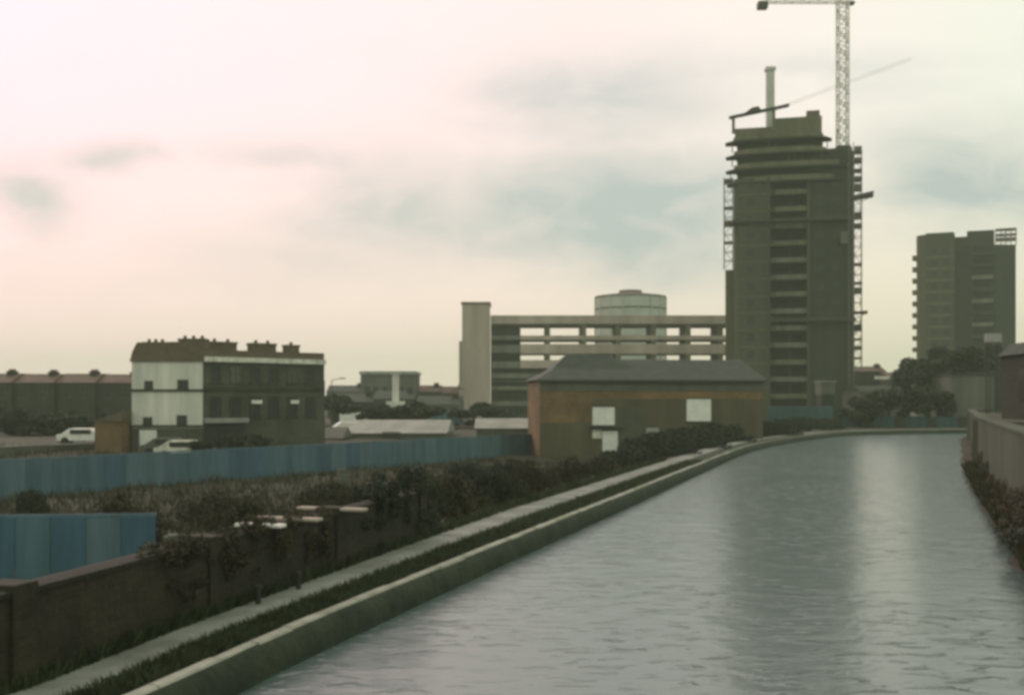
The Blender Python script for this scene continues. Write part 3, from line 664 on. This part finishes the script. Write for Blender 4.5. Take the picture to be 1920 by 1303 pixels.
# floors: thick slab-and-upstand bands seen from outside
for a, b_, m in ((637, 629, 'concl'), (663, 645, 'concl'), (690, 675, 'concl')):
    MB().box(X(976), X(1385), Ys + .2, Ys + .7, Z(a), Z(b_)).build('parapet', m, sb)
for z in (610, 637, 663, 690, 716): MB().box(X(920), X(1385), Ys + .71, Ys + D, Z(z), Z(z) + .25).build('floor_slab', 'slab', sb)
for px in (1027, 1095, 1160, 1226, 1291, 1352):
    w = 9
    for (a, b_) in ((609.5, 629), (637, 645), (663, 675)): MB().box(X(px - w / 2), X(px + w / 2), Ys + .25, Ys + D, Z(b_), Z(a)).build('cross_wall', 'slab', sb)
# the finished bay beside the stair tower
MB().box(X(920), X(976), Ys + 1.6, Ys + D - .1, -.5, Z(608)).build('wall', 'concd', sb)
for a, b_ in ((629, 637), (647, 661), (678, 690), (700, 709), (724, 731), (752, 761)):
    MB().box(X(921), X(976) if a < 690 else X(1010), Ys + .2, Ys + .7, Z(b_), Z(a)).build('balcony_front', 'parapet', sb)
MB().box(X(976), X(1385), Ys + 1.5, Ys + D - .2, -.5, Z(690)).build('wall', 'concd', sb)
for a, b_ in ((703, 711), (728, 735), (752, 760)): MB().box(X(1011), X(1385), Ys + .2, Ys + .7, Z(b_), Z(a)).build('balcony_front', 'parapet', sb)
stw = thing('stair_tower', (X(892), Ys - 1, 0), 'plain pale concrete stair tower at the left end of the slab block', 'tower')
MB().box(X(867), X(918), Ys - 1.5, Ys + 6, -.5, Z(571)).build('shaft', 'concl', stw, bevel=.05)
MB().box(X(865), X(920), Ys - 1.7, Ys + 6.2, Z(571) + .003, Z(567.5)).build('cap', 'tankroof', stw)
MB().box(X(861), X(867) - .003, Ys - 1, Ys + 5, -.5, Z(640)).build('buttress', 'concl', stw)

# ------------------------------------------------------------------ tall tower under construction
Yt = 184.; kt = Yt / F; cx = PX(1487, Yt)
Z = lambda py: PZ(py, Yt)
def tx(px): return (px - 1487) * kt * .972
TA = -.243
tw = thing('unfinished_tower', (cx, Yt, 0), 'tall dark concrete tower block under construction with open floors at its top', 'tower')
o = (cx, Yt); zmain = Z(330)
MB(o, TA).prism([(tx(1374), 1.0), (tx(1384), 0), (tx(1440), 0), (tx(1440), 12), (tx(1374), 12)], -.5, zmain).build('wall', 'conc', tw)          # left wing
MB(o, TA).prism([(tx(1516), .9), (tx(1588), .9), (tx(1600), 2.4), (tx(1600), 12), (tx(1516), 12)], -.5, Z(283)).build('wall', 'concd', tw)     # right wing
MB(o, TA).box(tx(1440) + .003, tx(1516) - .003, 3.0, 11.5, -.5, zmain).build('recess_wall', 'concd', tw)
MB(o, TA).box(tx(1357), tx(1374) - .003, 2.2, 10, -.5, Z(500)).build('stair_shaft', 'conc', tw)
nf = 15; fh = 32 * kt
for j in range(nf):
    z = Z(745) + j * fh
    if z > zmain - .5: break
    lit = 'parapet' if j in (1, 3, 4, 5, 7, 8) else 'slab'
    MB(o, TA).box(tx(1441), tx(1515), .9, 3.0 - .003, z - .18, z).build('floor_slab', 'slab', tw)
    MB(o, TA).prism([(tx(1441), .9), (tx(1455), .35), (tx(1501), .35), (tx(1515), .9), (tx(1515), 1.05), (tx(1501), .55), (tx(1455), .55), (tx(1441), 1.05)], z - .2, z + .62).build('balcony_front', lit, tw)
    w = MB(o, TA).box(tx(1448), tx(1478), 2.9, 2.996, z + .2, z + 2.2).build('window', 'void', tw); MB(o, TA).box(tx(1484), tx(1508), 2.9, 2.996, z + .05, z + 2.2).build('window', 'void', tw)
    for a, b_ in ((1528, 1546), (1560, 1578)): MB(o, TA).box(tx(a), tx(b_), .85, .897, z + .9, z + 2.1).build('window', 'glass', tw)
    MB(o, TA).box(tx(1400), tx(1414), -.05, -.003, z + .9, z + 2.1).build('window', 'glass', tw)
    MB(o, TA).box(tx(1384), tx(1440), -.07, -.004, z - .14, z + .06).build('slab_edge', 'slab', tw)
# vertical ribs
for px, y_ in ((1441, -.35), (1516, .5)): MB(o, TA).box(tx(px) - .25, tx(px) + .25, y_, y_ + 1.4, -.5, zmain).build('rib', 'conc', tw)
# open upper floors, bowed front, tips reach past the core
def deck(pxa, pxb, z0, z1, nm, m, out=0., tipw=0):
    pts = [(tx(pxa), 1.8), (tx(pxa) + 1.6, .2 - out), (tx(1450), -.35 - out), (tx(1520), -.2 - out), (tx(pxb) - 1.2, .5 - out), (tx(pxb), 2.2), (tx(pxb), 3.4), (tx(1544), 3.6), (tx(1544), 11), (tx(1378), 11), (tx(1378), 3.4), (tx(pxa), 3.2)]
    return MB(o, TA).prism(pts, z0, z1).build(nm, m, tw)
for ye, pa, pb in ((254, 1357, 1560), (281, 1358, 1566), (308, 1358, 1600), (334, 1360, 1590)):
    deck(pa, pb, Z(ye + 7), Z(ye + 3.5), 'floor_slab', 'concd', .25)
    deck(pa + 16, pb - 16, Z(ye + 3.5) + .003, Z(ye - 6), 'upstand', 'slab')
MB(o, TA).box(tx(1380), tx(1542), 2.2, 10.9, Z(330), Z(247)).build('core_wall', 'concd', tw)
MB(o, TA).box(tx(1545), tx(1598), 2.6, 11.4, Z(283) + .003, Z(276)).build('roof_slab', 'conc', tw)
MB(o, TA).box(tx(1376), tx(1452), 1.4, 8, Z(248), Z(232)).build('core_wall', 'slab', tw)
MB(o, TA).box(tx(1452) + .003, tx(1541), 1.2, 9, Z(248), Z(217)).build('core_wall', 'slab', tw)
MB(o, TA).box(tx(1512), tx(1537), 1.3, 5, Z(217) + .003, Z(206)).build('lift_housing', 'redtile', tw)
# scaffold lifts
def scaffold(o, ang, x0, x1, y0, y1, z0, z1, lift, label, nb=2, deckm='board', deckp=.5, seed=2):
    rnd = random.Random(seed); t_ = thing('scaffolding', (*MB(o, ang).T(((x0 + x1) / 2, (y0 + y1) / 2, z0)),), label, 'scaffolding', 'scaffolding on the towers')
    q = MB(o, ang)
    for a in range(nb + 1):
        for y in (y0, y1): x = x0 + (x1 - x0) * a / nb; q.tube((x, y, z0), (x, y, z1), .06, n=5)
    q.build('standards', 'steel', t_)
    q = MB(o, ang); z = z0 + lift; s_ = 1
    while z <= z1 + .01:
        for y in (y0, y1): q.tube((x0, y, z), (x1, y, z), .06, n=5)
        for x in (x0, x1): q.tube((x, y0, z), (x, y1, z), .05, n=5)
        q.tube((x0, y0, z - lift), (x1, y0, z), .045, n=5) if s_ > 0 else q.tube((x1, y0, z - lift), (x0, y0, z), .045, n=5)
        s_ = -s_
        if rnd.random() < deckp: MB(o, ang).box(x0 - .1, x1 + .1, y0 + .05, y1 - .05, z + .07, z + .12).box(x0, x1, y0 - .06, y0 - .01, z + .07, z + .07 + rnd.choice((.2, .5, .8))).build('platform', deckm, t_)
        z += lift
    q.build('ledgers', 'steel', t_); return t_
scaffold(o, TA, tx(1355), tx(1372), .8, 2.6, Z(500), Z(325), 1.45, 'light scaffolding up the left edge of the tall tower', 1, deckp=.3)
scaffold(o, TA, tx(1602), tx(1616), 3, 5.5, Z(690), Z(283), 1.55, 'scaffolding lattice up the right edge of the tall tower', 1, deckp=.75, seed=4)
def fan(px0, px1, py, tilt, label, y0=2, m='darksteel', th=.55):
    x0, x1 = tx(px0), tx(px1); z = Z(py); t_ = thing('loading_platform', MB(o, TA).T((x0, y0, z)), label, 'platform', 'loading platforms on the tower')
    MB(o, TA).prof([(x0, z), (x1, z + tilt), (x1, z + tilt + .2), (x0, z + .2)], y0, y0 + 2.2).build('deck', m, t_)
    MB(o, TA).prof([(x0, z + .203), (x1, z + tilt + .203), (x1, z + tilt + th + .2), (x0, z + th)], y0, y0 + .08).build('toe_board', m, t_)
    MB(o, TA).tube((x0 + .1, y0 + 1, z - 1.2), (x1 - .3, y0 + 1, z + tilt), .05).build('strut', m, t_); return t_
fan(1596, 1637, 374, .45, 'dark tilted loading platform high on the right edge of the tower')
fan(1596, 1626, 588, 0, 'short dark loading platform low on the right edge of the tower', th=.25)
fan(1600, 1613, 617, 0, 'small dark platform just under the lower one', th=.7)
t_ = thing('protection_fan', (cx, Yt - .6, Z(412)), 'dark boarded protection fan around the tower at mid height', 'fan')
MB(o, TA).prism([(tx(1359), 1.2), (tx(1376), -.9), (tx(1445), -1.1), (tx(1445), -.09), (tx(1376), -.09), (tx(1374) - .01, 2.1), (tx(1359), 2.15)], Z(415), Z(409)).build('boarding', 'darksteel', t_)
MB(o, TA).prism([(tx(1447), -1.1), (tx(1590), -.2), (tx(1598), .85), (tx(1450), .3)], Z(415), Z(410)).build('boarding', 'darksteel', t_)
t_ = thing('protection_fan', (cx, Yt - .6, Z(600)), 'dark boarded strip across the right half of the tower lower down', 'fan')
MB(o, TA).prism([(tx(1442), -.4), (tx(1590), -.1), (tx(1604), 1.2), (tx(1601), 2), (tx(1590), .8), (tx(1442), .3)], Z(603), Z(596)).build('boarding', 'darksteel', t_)

rnd = random.Random(5)
for (xa, xb, ya, za, zb) in ((1362, 1600, .9, 254, 281), (1362, 1560, .9, 281, 308), (1362, 1560, .9, 308, 330)):
    for k_ in range(9):
        x = tx(xa) + .6 + k_ * 1.9 + rnd.uniform(-.4, .4)
        if tx(1376) < x < tx(1546) or x > tx(xb) - .3: continue
        MB(o, TA).tube((x, 2.6, Z(zb - 6)), (x, 2.6, Z(za + 7)), .09).build('prop', 'slab', tw)
for k_ in range(14):
    x = tx(1380) + k_ * 1.05; z = rnd.choice((Z(248), Z(275), Z(302)))
    MB(o, TA).tube((x, -.2, z), (x, -.2, z + 1.15), .035).build('guard_post', 'steel', tw)
ht = thing('hoist_mast', MB(o, TA).T((tx(1590), -.6, 0)), 'thin hoist mast with netting up the lower left edge of the tall tower', 'hoist')
q = MB(o, TA)
for dx_, dy_ in ((0, 0), (.7, 0), (0, .7), (.7, .7)): q.tube((tx(1590) + dx_, -.9 + dy_, -.4), (tx(1590) + dx_, -.9 + dy_, Z(275)), .05, n=4)
for i_ in range(40):
    z = i_ * 1.1; q.tube((tx(1590), -.9, z), (tx(1590) + .7, -.9, z + 1.1), .035, n=4)
q.build('mast', 'steel', ht); ht['label'] = 'thin hoist mast standing against the right wing of the tall tower'
MB(o, TA).box(tx(1590) - 1.3, tx(1590) - .1, -1.3, -.1, Z(462), Z(440)).build('cage', 'midgrey', ht)
# cranes
def lattice(q, p, d, up, side, n, w, h, r=.07):
    p = Vector(p); d = Vector(d); u_ = Vector(up).normalized() * h; s_ = Vector(side).normalized() * w
    cor = [(-.5, -.5), (.5, -.5), (.5, .5), (-.5, .5)]
    for a, b_ in cor: q.tube(p + s_ * a + u_ * b_, p + d + s_ * a + u_ * b_, r, n=4)
    for i in range(n):
        A = p + d * (i / n); B = p + d * ((i + 1) / n)
        for j in range(4):
            c0, c1 = cor[j], cor[(j + 1) % 4]
            if i % 2: c0, c1 = c1, c0
            q.tube(A + s_ * c0[0] + u_ * c0[1], B + s_ * c1[0] + u_ * c1[1], r * .7, n=4)
            q.tube(B + s_ * cor[j][0] + u_ * cor[j][1], B + s_ * cor[(j + 1) % 4][0] + u_ * cor[(j + 1) % 4][1], r * .6, n=4)
xm = PX(1580, Yt + 3); ym = Yt + 3; zj = PZ(2, ym)
cr = thing('tower_crane', (xm, ym, Z(283)), 'tall pale tower crane rising from the right side of the tower', 'crane')
q = MB(); lattice(q, (xm, ym, Z(283)), (0, 0, zj - Z(283)), (0, 1, 0), (1, 0, 0), 18, 1.6, 1.6, .13); q.build('mast', 'crane', cr)
MB((xm, ym)).box(-1.1, 1.1, -1.1, 1.1, Z(283), Z(268)).build('base', 'darksteel', cr)
q = MB(); lattice(q, (xm - 14, ym, zj + .2), (15.6, 0, 0), (0, 0, 1), (0, 1, 0), 11, 1.1, 1.0, .08); q.build('jib', 'crane', cr)
MB((xm, ym)).box(-14.2, -12.6, -.8, .8, PZ(17, ym), zj - .3).build('counterweight', 'darksteel', cr)
MB((xm, ym)).box(.8, 1.9, -.6, .6, PZ(9, ym), zj - .3).build('cab', 'darksteel', cr)
q = MB(); lattice(q, (xm, ym, zj + .7), (0, 0, 6), (0, 1, 0), (1, 0, 0), 4, 1.1, 1.1, .1); q.build('tower_head', 'crane', cr)
MB().tube((xm, ym, zj + 6.6), (xm - 13, ym, zj + .8), .05).tube((xm, ym, zj + 6.6), (xm + 1.4, ym, zj + .8), .05).build('tie_bar', 'darksteel', cr)
xm = PX(1444, Yt + 4); ym = Yt + 4
c2 = thing('climbing_crane', (xm, ym, Z(232)), 'grey climbing mast with a thin pale luffing jib on the tower top', 'crane')
MB((xm, ym)).box(-.62, .62, -.62, .62, Z(232), PZ(128, ym)).box(-.8, .8, -.8, .8, PZ(134, ym), PZ(127.5, ym)).build('mast', 'tank', c2, bevel=.04)
q = MB(); lattice(q, (xm + .8, ym + .3, PZ(205, ym)), (PX(1700, ym) - xm, 0, PZ(110, ym) - PZ(205, ym)), (0, 0, 1), (0, 1, 0), 18, .45, .45, .01); q.build('jib', 'crane', c2)
t_ = thing('steel_beam', (PX(1420, Yt), Yt - .5, Z(222)), 'dark steel beam lying tilted across the left top of the tower', 'beam')
a, b_ = Vector((PX(1366, Yt), Yt - .5, Z(223))), Vector((PX(1478, Yt), Yt - .3, Z(199)))
q = MB(); lattice(q, a, b_ - a, (0, 0, 1), (0, 1, 0), 12, .5, .35, .07); q.tube(a, b_, .14); q.build('beam', 'darksteel', t_)
MB((PX(1410, Yt), Yt - .4), 0).prof([(-1.3, Z(214)), (1.3, Z(208)), (.9, Z(202)), (-.1, Z(204))], -.4, .4).build('winch', 'darksteel', t_)
MB().box(PX(1372, Yt), PX(1377, Yt), Yt - .4, Yt - .1, Z(252), Z(222)).box(PX(1448, Yt), PX(1453, Yt), Yt - .3, Yt + .1, Z(245), Z(206)).build('prop', 'slab', t_)

# ------------------------------------------------------------------ second tower (right)
Yr = 258.; kr = Yr / F; cx2 = PX(1810, Yr); o = (cx2, Yr); Z = lambda py: PZ(py, Yr)
def rx(px): return (px - 1810) * kr * .926
RA = -.386
t2 = thing('residential_tower', (cx2, Yr, 0), 'shorter dark finished tower block at the right edge of the picture', 'tower')
MB(o, RA).prism([(rx(1722), 1.0), (rx(1734), 0), (rx(1790), 0), (rx(1790), 13), (rx(1716), 13), (rx(1716), 2.5)], -.5, Z(436)).build('wall', 'conc', t2)
MB(o, RA).box(rx(1790) + .003, rx(1818), 1.6, 13, -.5, Z(442)).build('recess_wall', 'concd', t2)
MB(o, RA).prism([(rx(1818) + .003, .2), (rx(1866), .2), (rx(1904), 2.2), (rx(1906), 13), (rx(1818) + .003, 13)], -.5, Z(461)).build('wall', 'concd', t2)
MB(o, RA).box(rx(1735), rx(1788), .8, 10, Z(436) + .003, Z(433)).build('roof', 'darksteel', t2)
MB(o, RA).box(rx(1813), rx(1864), .8, 11, Z(461) + .003, Z(433)).build('plant_room', 'concd', t2)
for j in range(14):
    z = Z(700) + j * 22 * kr
    if z > Z(470): break
    MB(o, RA).box(rx(1822), rx(1862), -.9, .197, z - .15, z + .75).build('balcony_front', 'concd' if j not in (4, 6, 8) else 'parapet', t2)
    MB(o, RA).box(rx(1824), rx(1860), .14, .196, z + .8, z + 2.1).build('window', 'void', t2)
    MB(o, RA).box(rx(1736), rx(1788), -.1, -.003, z - .15, z + .25).build('slab_edge', 'slab', t2)
    for a in (1745, 1768): MB(o, RA).box(rx(a), rx(a + 12), -.05, -.003, z + .8, z + 2.0).build('window', 'glass', t2)
    MB(o, RA).box(rx(1708), rx(1722), 2, 5, z - .15, z + .85).build('balcony_front', 'slab', t2)
scaffold(o, RA, rx(1867), rx(1905), 2.3, 5, Z(461), Z(431), 1.2, 'open scaffold frame on the right roof corner of the shorter tower', 4, deckp=1, deckm='steel', seed=9)

# ------------------------------------------------------------------ right bank: retaining wall, verge, buildings
rp = [(x_ * .978, y_ * .978) for x_, y_ in ((13.2 - .36 * 35, -6), (13.2, 29), (19.2, 45.4), (26.3, 64.6), (48.3, 119.8))]
rw = thing('retaining_wall', (13.2, 29, 0), 'stained grey retaining wall rising from the right bank of the canal', 'wall')
def off(d): return [(x + d * .94, y - d * .34) for x, y in rp]
def strip(base, lo, hi, cap=None):
    q = MB(); n_ = len(base)
    q.v = [(x, y, lo) for x, y in base] + [(x, y, hi) for x, y in base]; q.f = [(i, i + n_, i + n_ + 1, i + 1) for i in range(n_ - 1)]; return q
wb = [(x + .45, y - .1) for x, y in rp]
full = wb + [(47.5, 112.6), (90, 112.6)]
def solid_wall(line, th, z0, z1):
    q = MB(); n_ = len(line); inn = [(x + th, y - .2 * th) for x, y in line[:-2]] + [(line[-2][0] + th * .7, line[-2][1] - th), (line[-1][0], line[-1][1] - th)]
    q.v = [(x, y, z) for z in (z0, z1) for l_ in (line, inn) for x, y in l_]
    A, Bn, C, Dn = 0, n_, 2 * n_, 3 * n_
    for i in range(n_ - 1): q.f += [(A + i, C + i, C + i + 1, A + i + 1), (C + i, Dn + i, Dn + i + 1, C + i + 1), (Bn + i, Bn + i + 1, Dn + i + 1, Dn + i)]
    q.f += [(A, Bn, Dn, C), (A + n_ - 1, C + n_ - 1, Dn + n_ - 1, Bn + n_ - 1)]; return q
solid_wall(full, .5, -.6, 2.95).build('wall', 'retain', rw)
solid_wall([(x - .06, y) for x, y in full], .65, 2.953, 3.06).build('coping', 'retain', rw)
for y in (21, 62, 98):
    x = np.interp(y, [p[1] for p in wb], [p[0] for p in wb]); MB((x, y), .35 - math.pi / 2 * 0).box(-.12, .35, -.25, .25, -.4, 2.9).build('buttress', 'retain', rw)
# mud and grass ledge under the wall
q = MB(); lz = []
for k in range(104):
    y = -6 + k * 1.15; x = float(np.interp(y, [p[1] for p in rp], [p[0] for p in rp])); j = .16 * math.sin(k * 1.7) + .1 * math.sin(k * .61)
    q.v += [(x - .55 + j, y, -.3), (x - .2 + j, y, .14), (x + .2, y, .46 + .06 * math.sin(k * .9)), (x + .9, y, .55)]
q.f = [(4 * i + b_, 4 * i + 4 + b_, 4 * i + 5 + b_, 4 * i + 1 + b_) for i in range(103) for b_ in range(3)]
q.f = [tuple(reversed(f_)) for f_ in q.f]
struct(q, 'mud_ledge', 'earth', True)
def ledge():
    y = random.uniform(10, 61); x = float(np.interp(y, [p[1] for p in rp], [p[0] for p in rp])) + random.uniform(-.3, .45); return x, y, .25
blades('bank_grass', 9000, ledge, 'ragged dark grass on the muddy ledge under the right retaining wall', 'leafolive', .15, .6)
for k, (y, m, w, h, lb) in enumerate(((30, B_, 1.2, 1.3, 'brown bush at the foot of the right wall near the edge of the picture'), (37, B_, 1.1, 1.2, 'brown bush second along the right wall'), (45, O_, 1.0, 1.0, 'olive bush midway along the right wall'),
                     (41, B_, 1.0, 1.3, 'brown bush third along the right wall'), (48.5, B_, .9, 1.3, 'rusty brown bush just past the middle of the right wall'), (33.5, B_, 1.1, 1.5, 'taller brown bush near the picture edge under the right wall'), (80, G_, 1.2, 1.4, 'dark bush beyond the corner of the right wall'),
                     (52, G_, .9, 1.2, 'green bush third from the far corner of the right wall'), (58, G_, 1.0, 1.4, 'green bush second from the far corner of the right wall'), (64, G_, 1.1, 1.5, 'dark green bush at the far corner of the right wall'), (26, G_, 1.2, .9, 'dark bush nearest the camera at the right waterline'))):
    x = float(np.interp(y, [p[1] for p in rp], [p[0] for p in rp])) + .3; y = y * .95
    b2 = copy_tree(m); b2.location = (x, y, .2); b2.scale = (w * .65, w * 2.0, h * 1.15); b2['label'] = lb; b2['group'] = 'bushes under the right wall'
# terrace ground behind the wall
q = MB(); pl = [(x + .55, y - .2) for x, y in wb] + [(47.4, 112), (130, 112), (75, -40), (5, -40)]
q.v = [(x, y, 2.8) for x, y in pl]; q.f = [tuple(range(len(pl) - 1, -1, -1))]; struct(q, 'terrace_ground', 'earth')
wh = thing('warehouse', (30, 52, 3), 'dark warehouse on the terrace above the right wall, cut by the picture edge', 'warehouse')
xw = PX(1878, 60)
MB((xw, 60), -.05).box(0, 14, -22, 0, 3.0, PZ(668, 60)).build('wall', 'darkbrick', wh)
MB((xw, 60), -.05).prof([(-.2, PZ(668, 60) + .003), (14.2, PZ(668, 60) + .003), (13, PZ(650, 60)), (.5, PZ(645, 60))], -22.1, .1).build('roof', 'slate', wh)
for j in range(4): MB((xw, 60), -.05).box(-.05, -.003, -4 - j * 5, -2.4 - j * 5, 4, 5.6).build('window', 'glass', wh)
gb = thing('garage_block', (PX(1782, 142), 142, .5), 'plain grey-green building between the dark trees and the right wall', 'building')
MB((PX(1784, 142), 142)).box(0, 5.4, 0, 9, .5, PZ(704, 142)).build('wall', 'midgrey', gb)
MB((PX(1784, 142), 142)).box(-.15, 5.55, -.15, 9.15, PZ(704, 142) + .003, PZ(700, 142)).build('roof', 'darksteel', gb)
MB((PX(1784, 142), 142)).box(5.553, 11, .5, 9, .5, PZ(695, 142)).build('annexe', 'concd', gb)
for px, py, Y, w, h, lb in ((1735, 745, 150, 110, 90, 'dark tree left of the grey-green building'), (1800, 715, 155, 130, 75, 'broad dark tree above the grey-green building'), (1868, 712, 158, 90, 70, 'dark tree touching the warehouse'),
                            (1665, 780, 140, 130, 55, 'low dark tree between the two towers'), (1740, 785, 141, 110, 70, 'dark tree by the far bank right of the middle'), (1618, 790, 138, 80, 50, 'dark tree at the right foot of the tall tower')):
    tree(px, py, Y, w, h, lb, group='trees on the far bank')
fw = thing('far_fence', (PX(1560, 138), 138, TP), 'dark boarded fence along the far bank of the bend', 'fence')
for j in range(16):
    x0 = PX(1560, 139) + j * 1.3; MB().box(x0, x0 + 1.28, 139, 139.05, TP, PZ(782, 139) + .05 * (j % 3)).build('panel', 'teal' if j % 3 else 'darkbrick', fw)
for a, b_, py, Y, lb, wm, rm in ((1600, 1662, 686, 205, 'low brown house directly right of the tall tower', 'darkbrick', 'redtile'), (1664, 1706, 697, 200, 'smaller house left of the far dark tree', 'midgrey', 'redtile'), (1612, 1700, 722, 170, 'long low grey building by the far bank', 'midgrey', 'slate')):
    house(PX(a, Y), PX(b_, Y), Y, 9, 0, PZ(py, Y) - 1.0, PZ(py, Y), lb, wm, rm, 'house', 'low houses between the towers', 3)
bill = thing('white_sign', (PX(1664, 168), 168, 0), 'small whitish board on posts between the towers', 'sign')
MB().box(PX(1640, 168), PX(1690, 168), 168, 168.1, PZ(711, 168), PZ(705, 168)).build('board', 'cream', bill)
MB().box(PX(1645, 168), PX(1646, 168), 168.1, 168.2, 0, PZ(706, 168)).build('post', 'darksteel', bill); MB().box(PX(1684, 168), PX(1685, 168), 168.1, 168.2, 0, PZ(706, 168)).build('post', 'darksteel', bill)
t_ = thing('roof_tank', (PX(1862, 100), 100, 2.8), 'small pale water tank on a stand above the dark trees by the warehouse', 'tank')
x = PX(1862, 100); MB().tube((x, 100, PZ(642, 100)), (x, 100, PZ(626, 100)), .75, .75, 16).build('drum', 'paleroof', t_)
MB().box(x - .5, x - .4, 99.6, 99.7, 2.7, PZ(642, 100)).box(x + .4, x + .5, 99.6, 99.7, 2.7, PZ(642, 100)).box(x + .4, x + .5, 100.3, 100.4, 2.7, PZ(642, 100)).box(x - .5, x - .4, 100.3, 100.4, 2.7, PZ(642, 100)).build('stand', 'darksteel', t_)
t_ = thing('site_cabin', (PX(1535, 150), 150, 0), 'pale site cabin at the foot of the tall tower', 'cabin')
MB().box(PX(1540, 150), PX(1566, 150), 150, 153, PZ(740, 150), PZ(716, 150)).build('body', 'midgrey', t_)
MB().box(PX(1538, 150), PX(1568, 150), 149.8, 153.2, PZ(716, 150) + .003, PZ(714, 150)).build('roof', 'paleroof', t_)
MB().box(PX(1542, 150), PX(1564, 150), 150.2, 152.8, .4, PZ(740, 150) - .003).build('base', 'concd', t_)

def lamp(px, Y, h, label):
    x = PX(px, Y); zg = gz(x, Y); t_ = thing('street_lamp', (x, Y, zg), label, 'street lamp', 'street lamps beyond the hoarding')
    MB().tube((x, Y, zg - .2), (x, Y, zg + h), .09, .05, 8).build('pole', 'midgrey', t_)
    MB().tube((x, Y, zg + h), (x + 1.1, Y, zg + h + .2), .04, .04, 6).build('arm', 'midgrey', t_)
    MB().box(x + .9, x + 1.6, Y - .12, Y + .12, zg + h + .14, zg + h + .27).build('lamp_head', 'midgrey', t_)
lamp(622, 130, 6.0, 'thin street lamp at the right end of the corner building')
lamp(848, 150, 5.0, 'thin street lamp near the concrete stair tower')

# ------------------------------------------------------------------ haze
mh = bpy.data.materials.new('haze'); mh.use_nodes = True; t = mh.node_tree; t.nodes.clear()
pv = t.nodes.new('ShaderNodeVolumePrincipled'); pv.inputs['Color'].default_value = (.80, .95, .74, 1); pv.inputs['Density'].default_value = .00052; pv.inputs['Anisotropy'].default_value = .2
ou = t.nodes.new('ShaderNodeOutputMaterial'); t.links.new(pv.outputs[0], ou.inputs['Volume'])
hz = tag(MB().box(-1650, 1650, -320, 2050, -2.6, 82).build('haze', mh), kind='stuff')
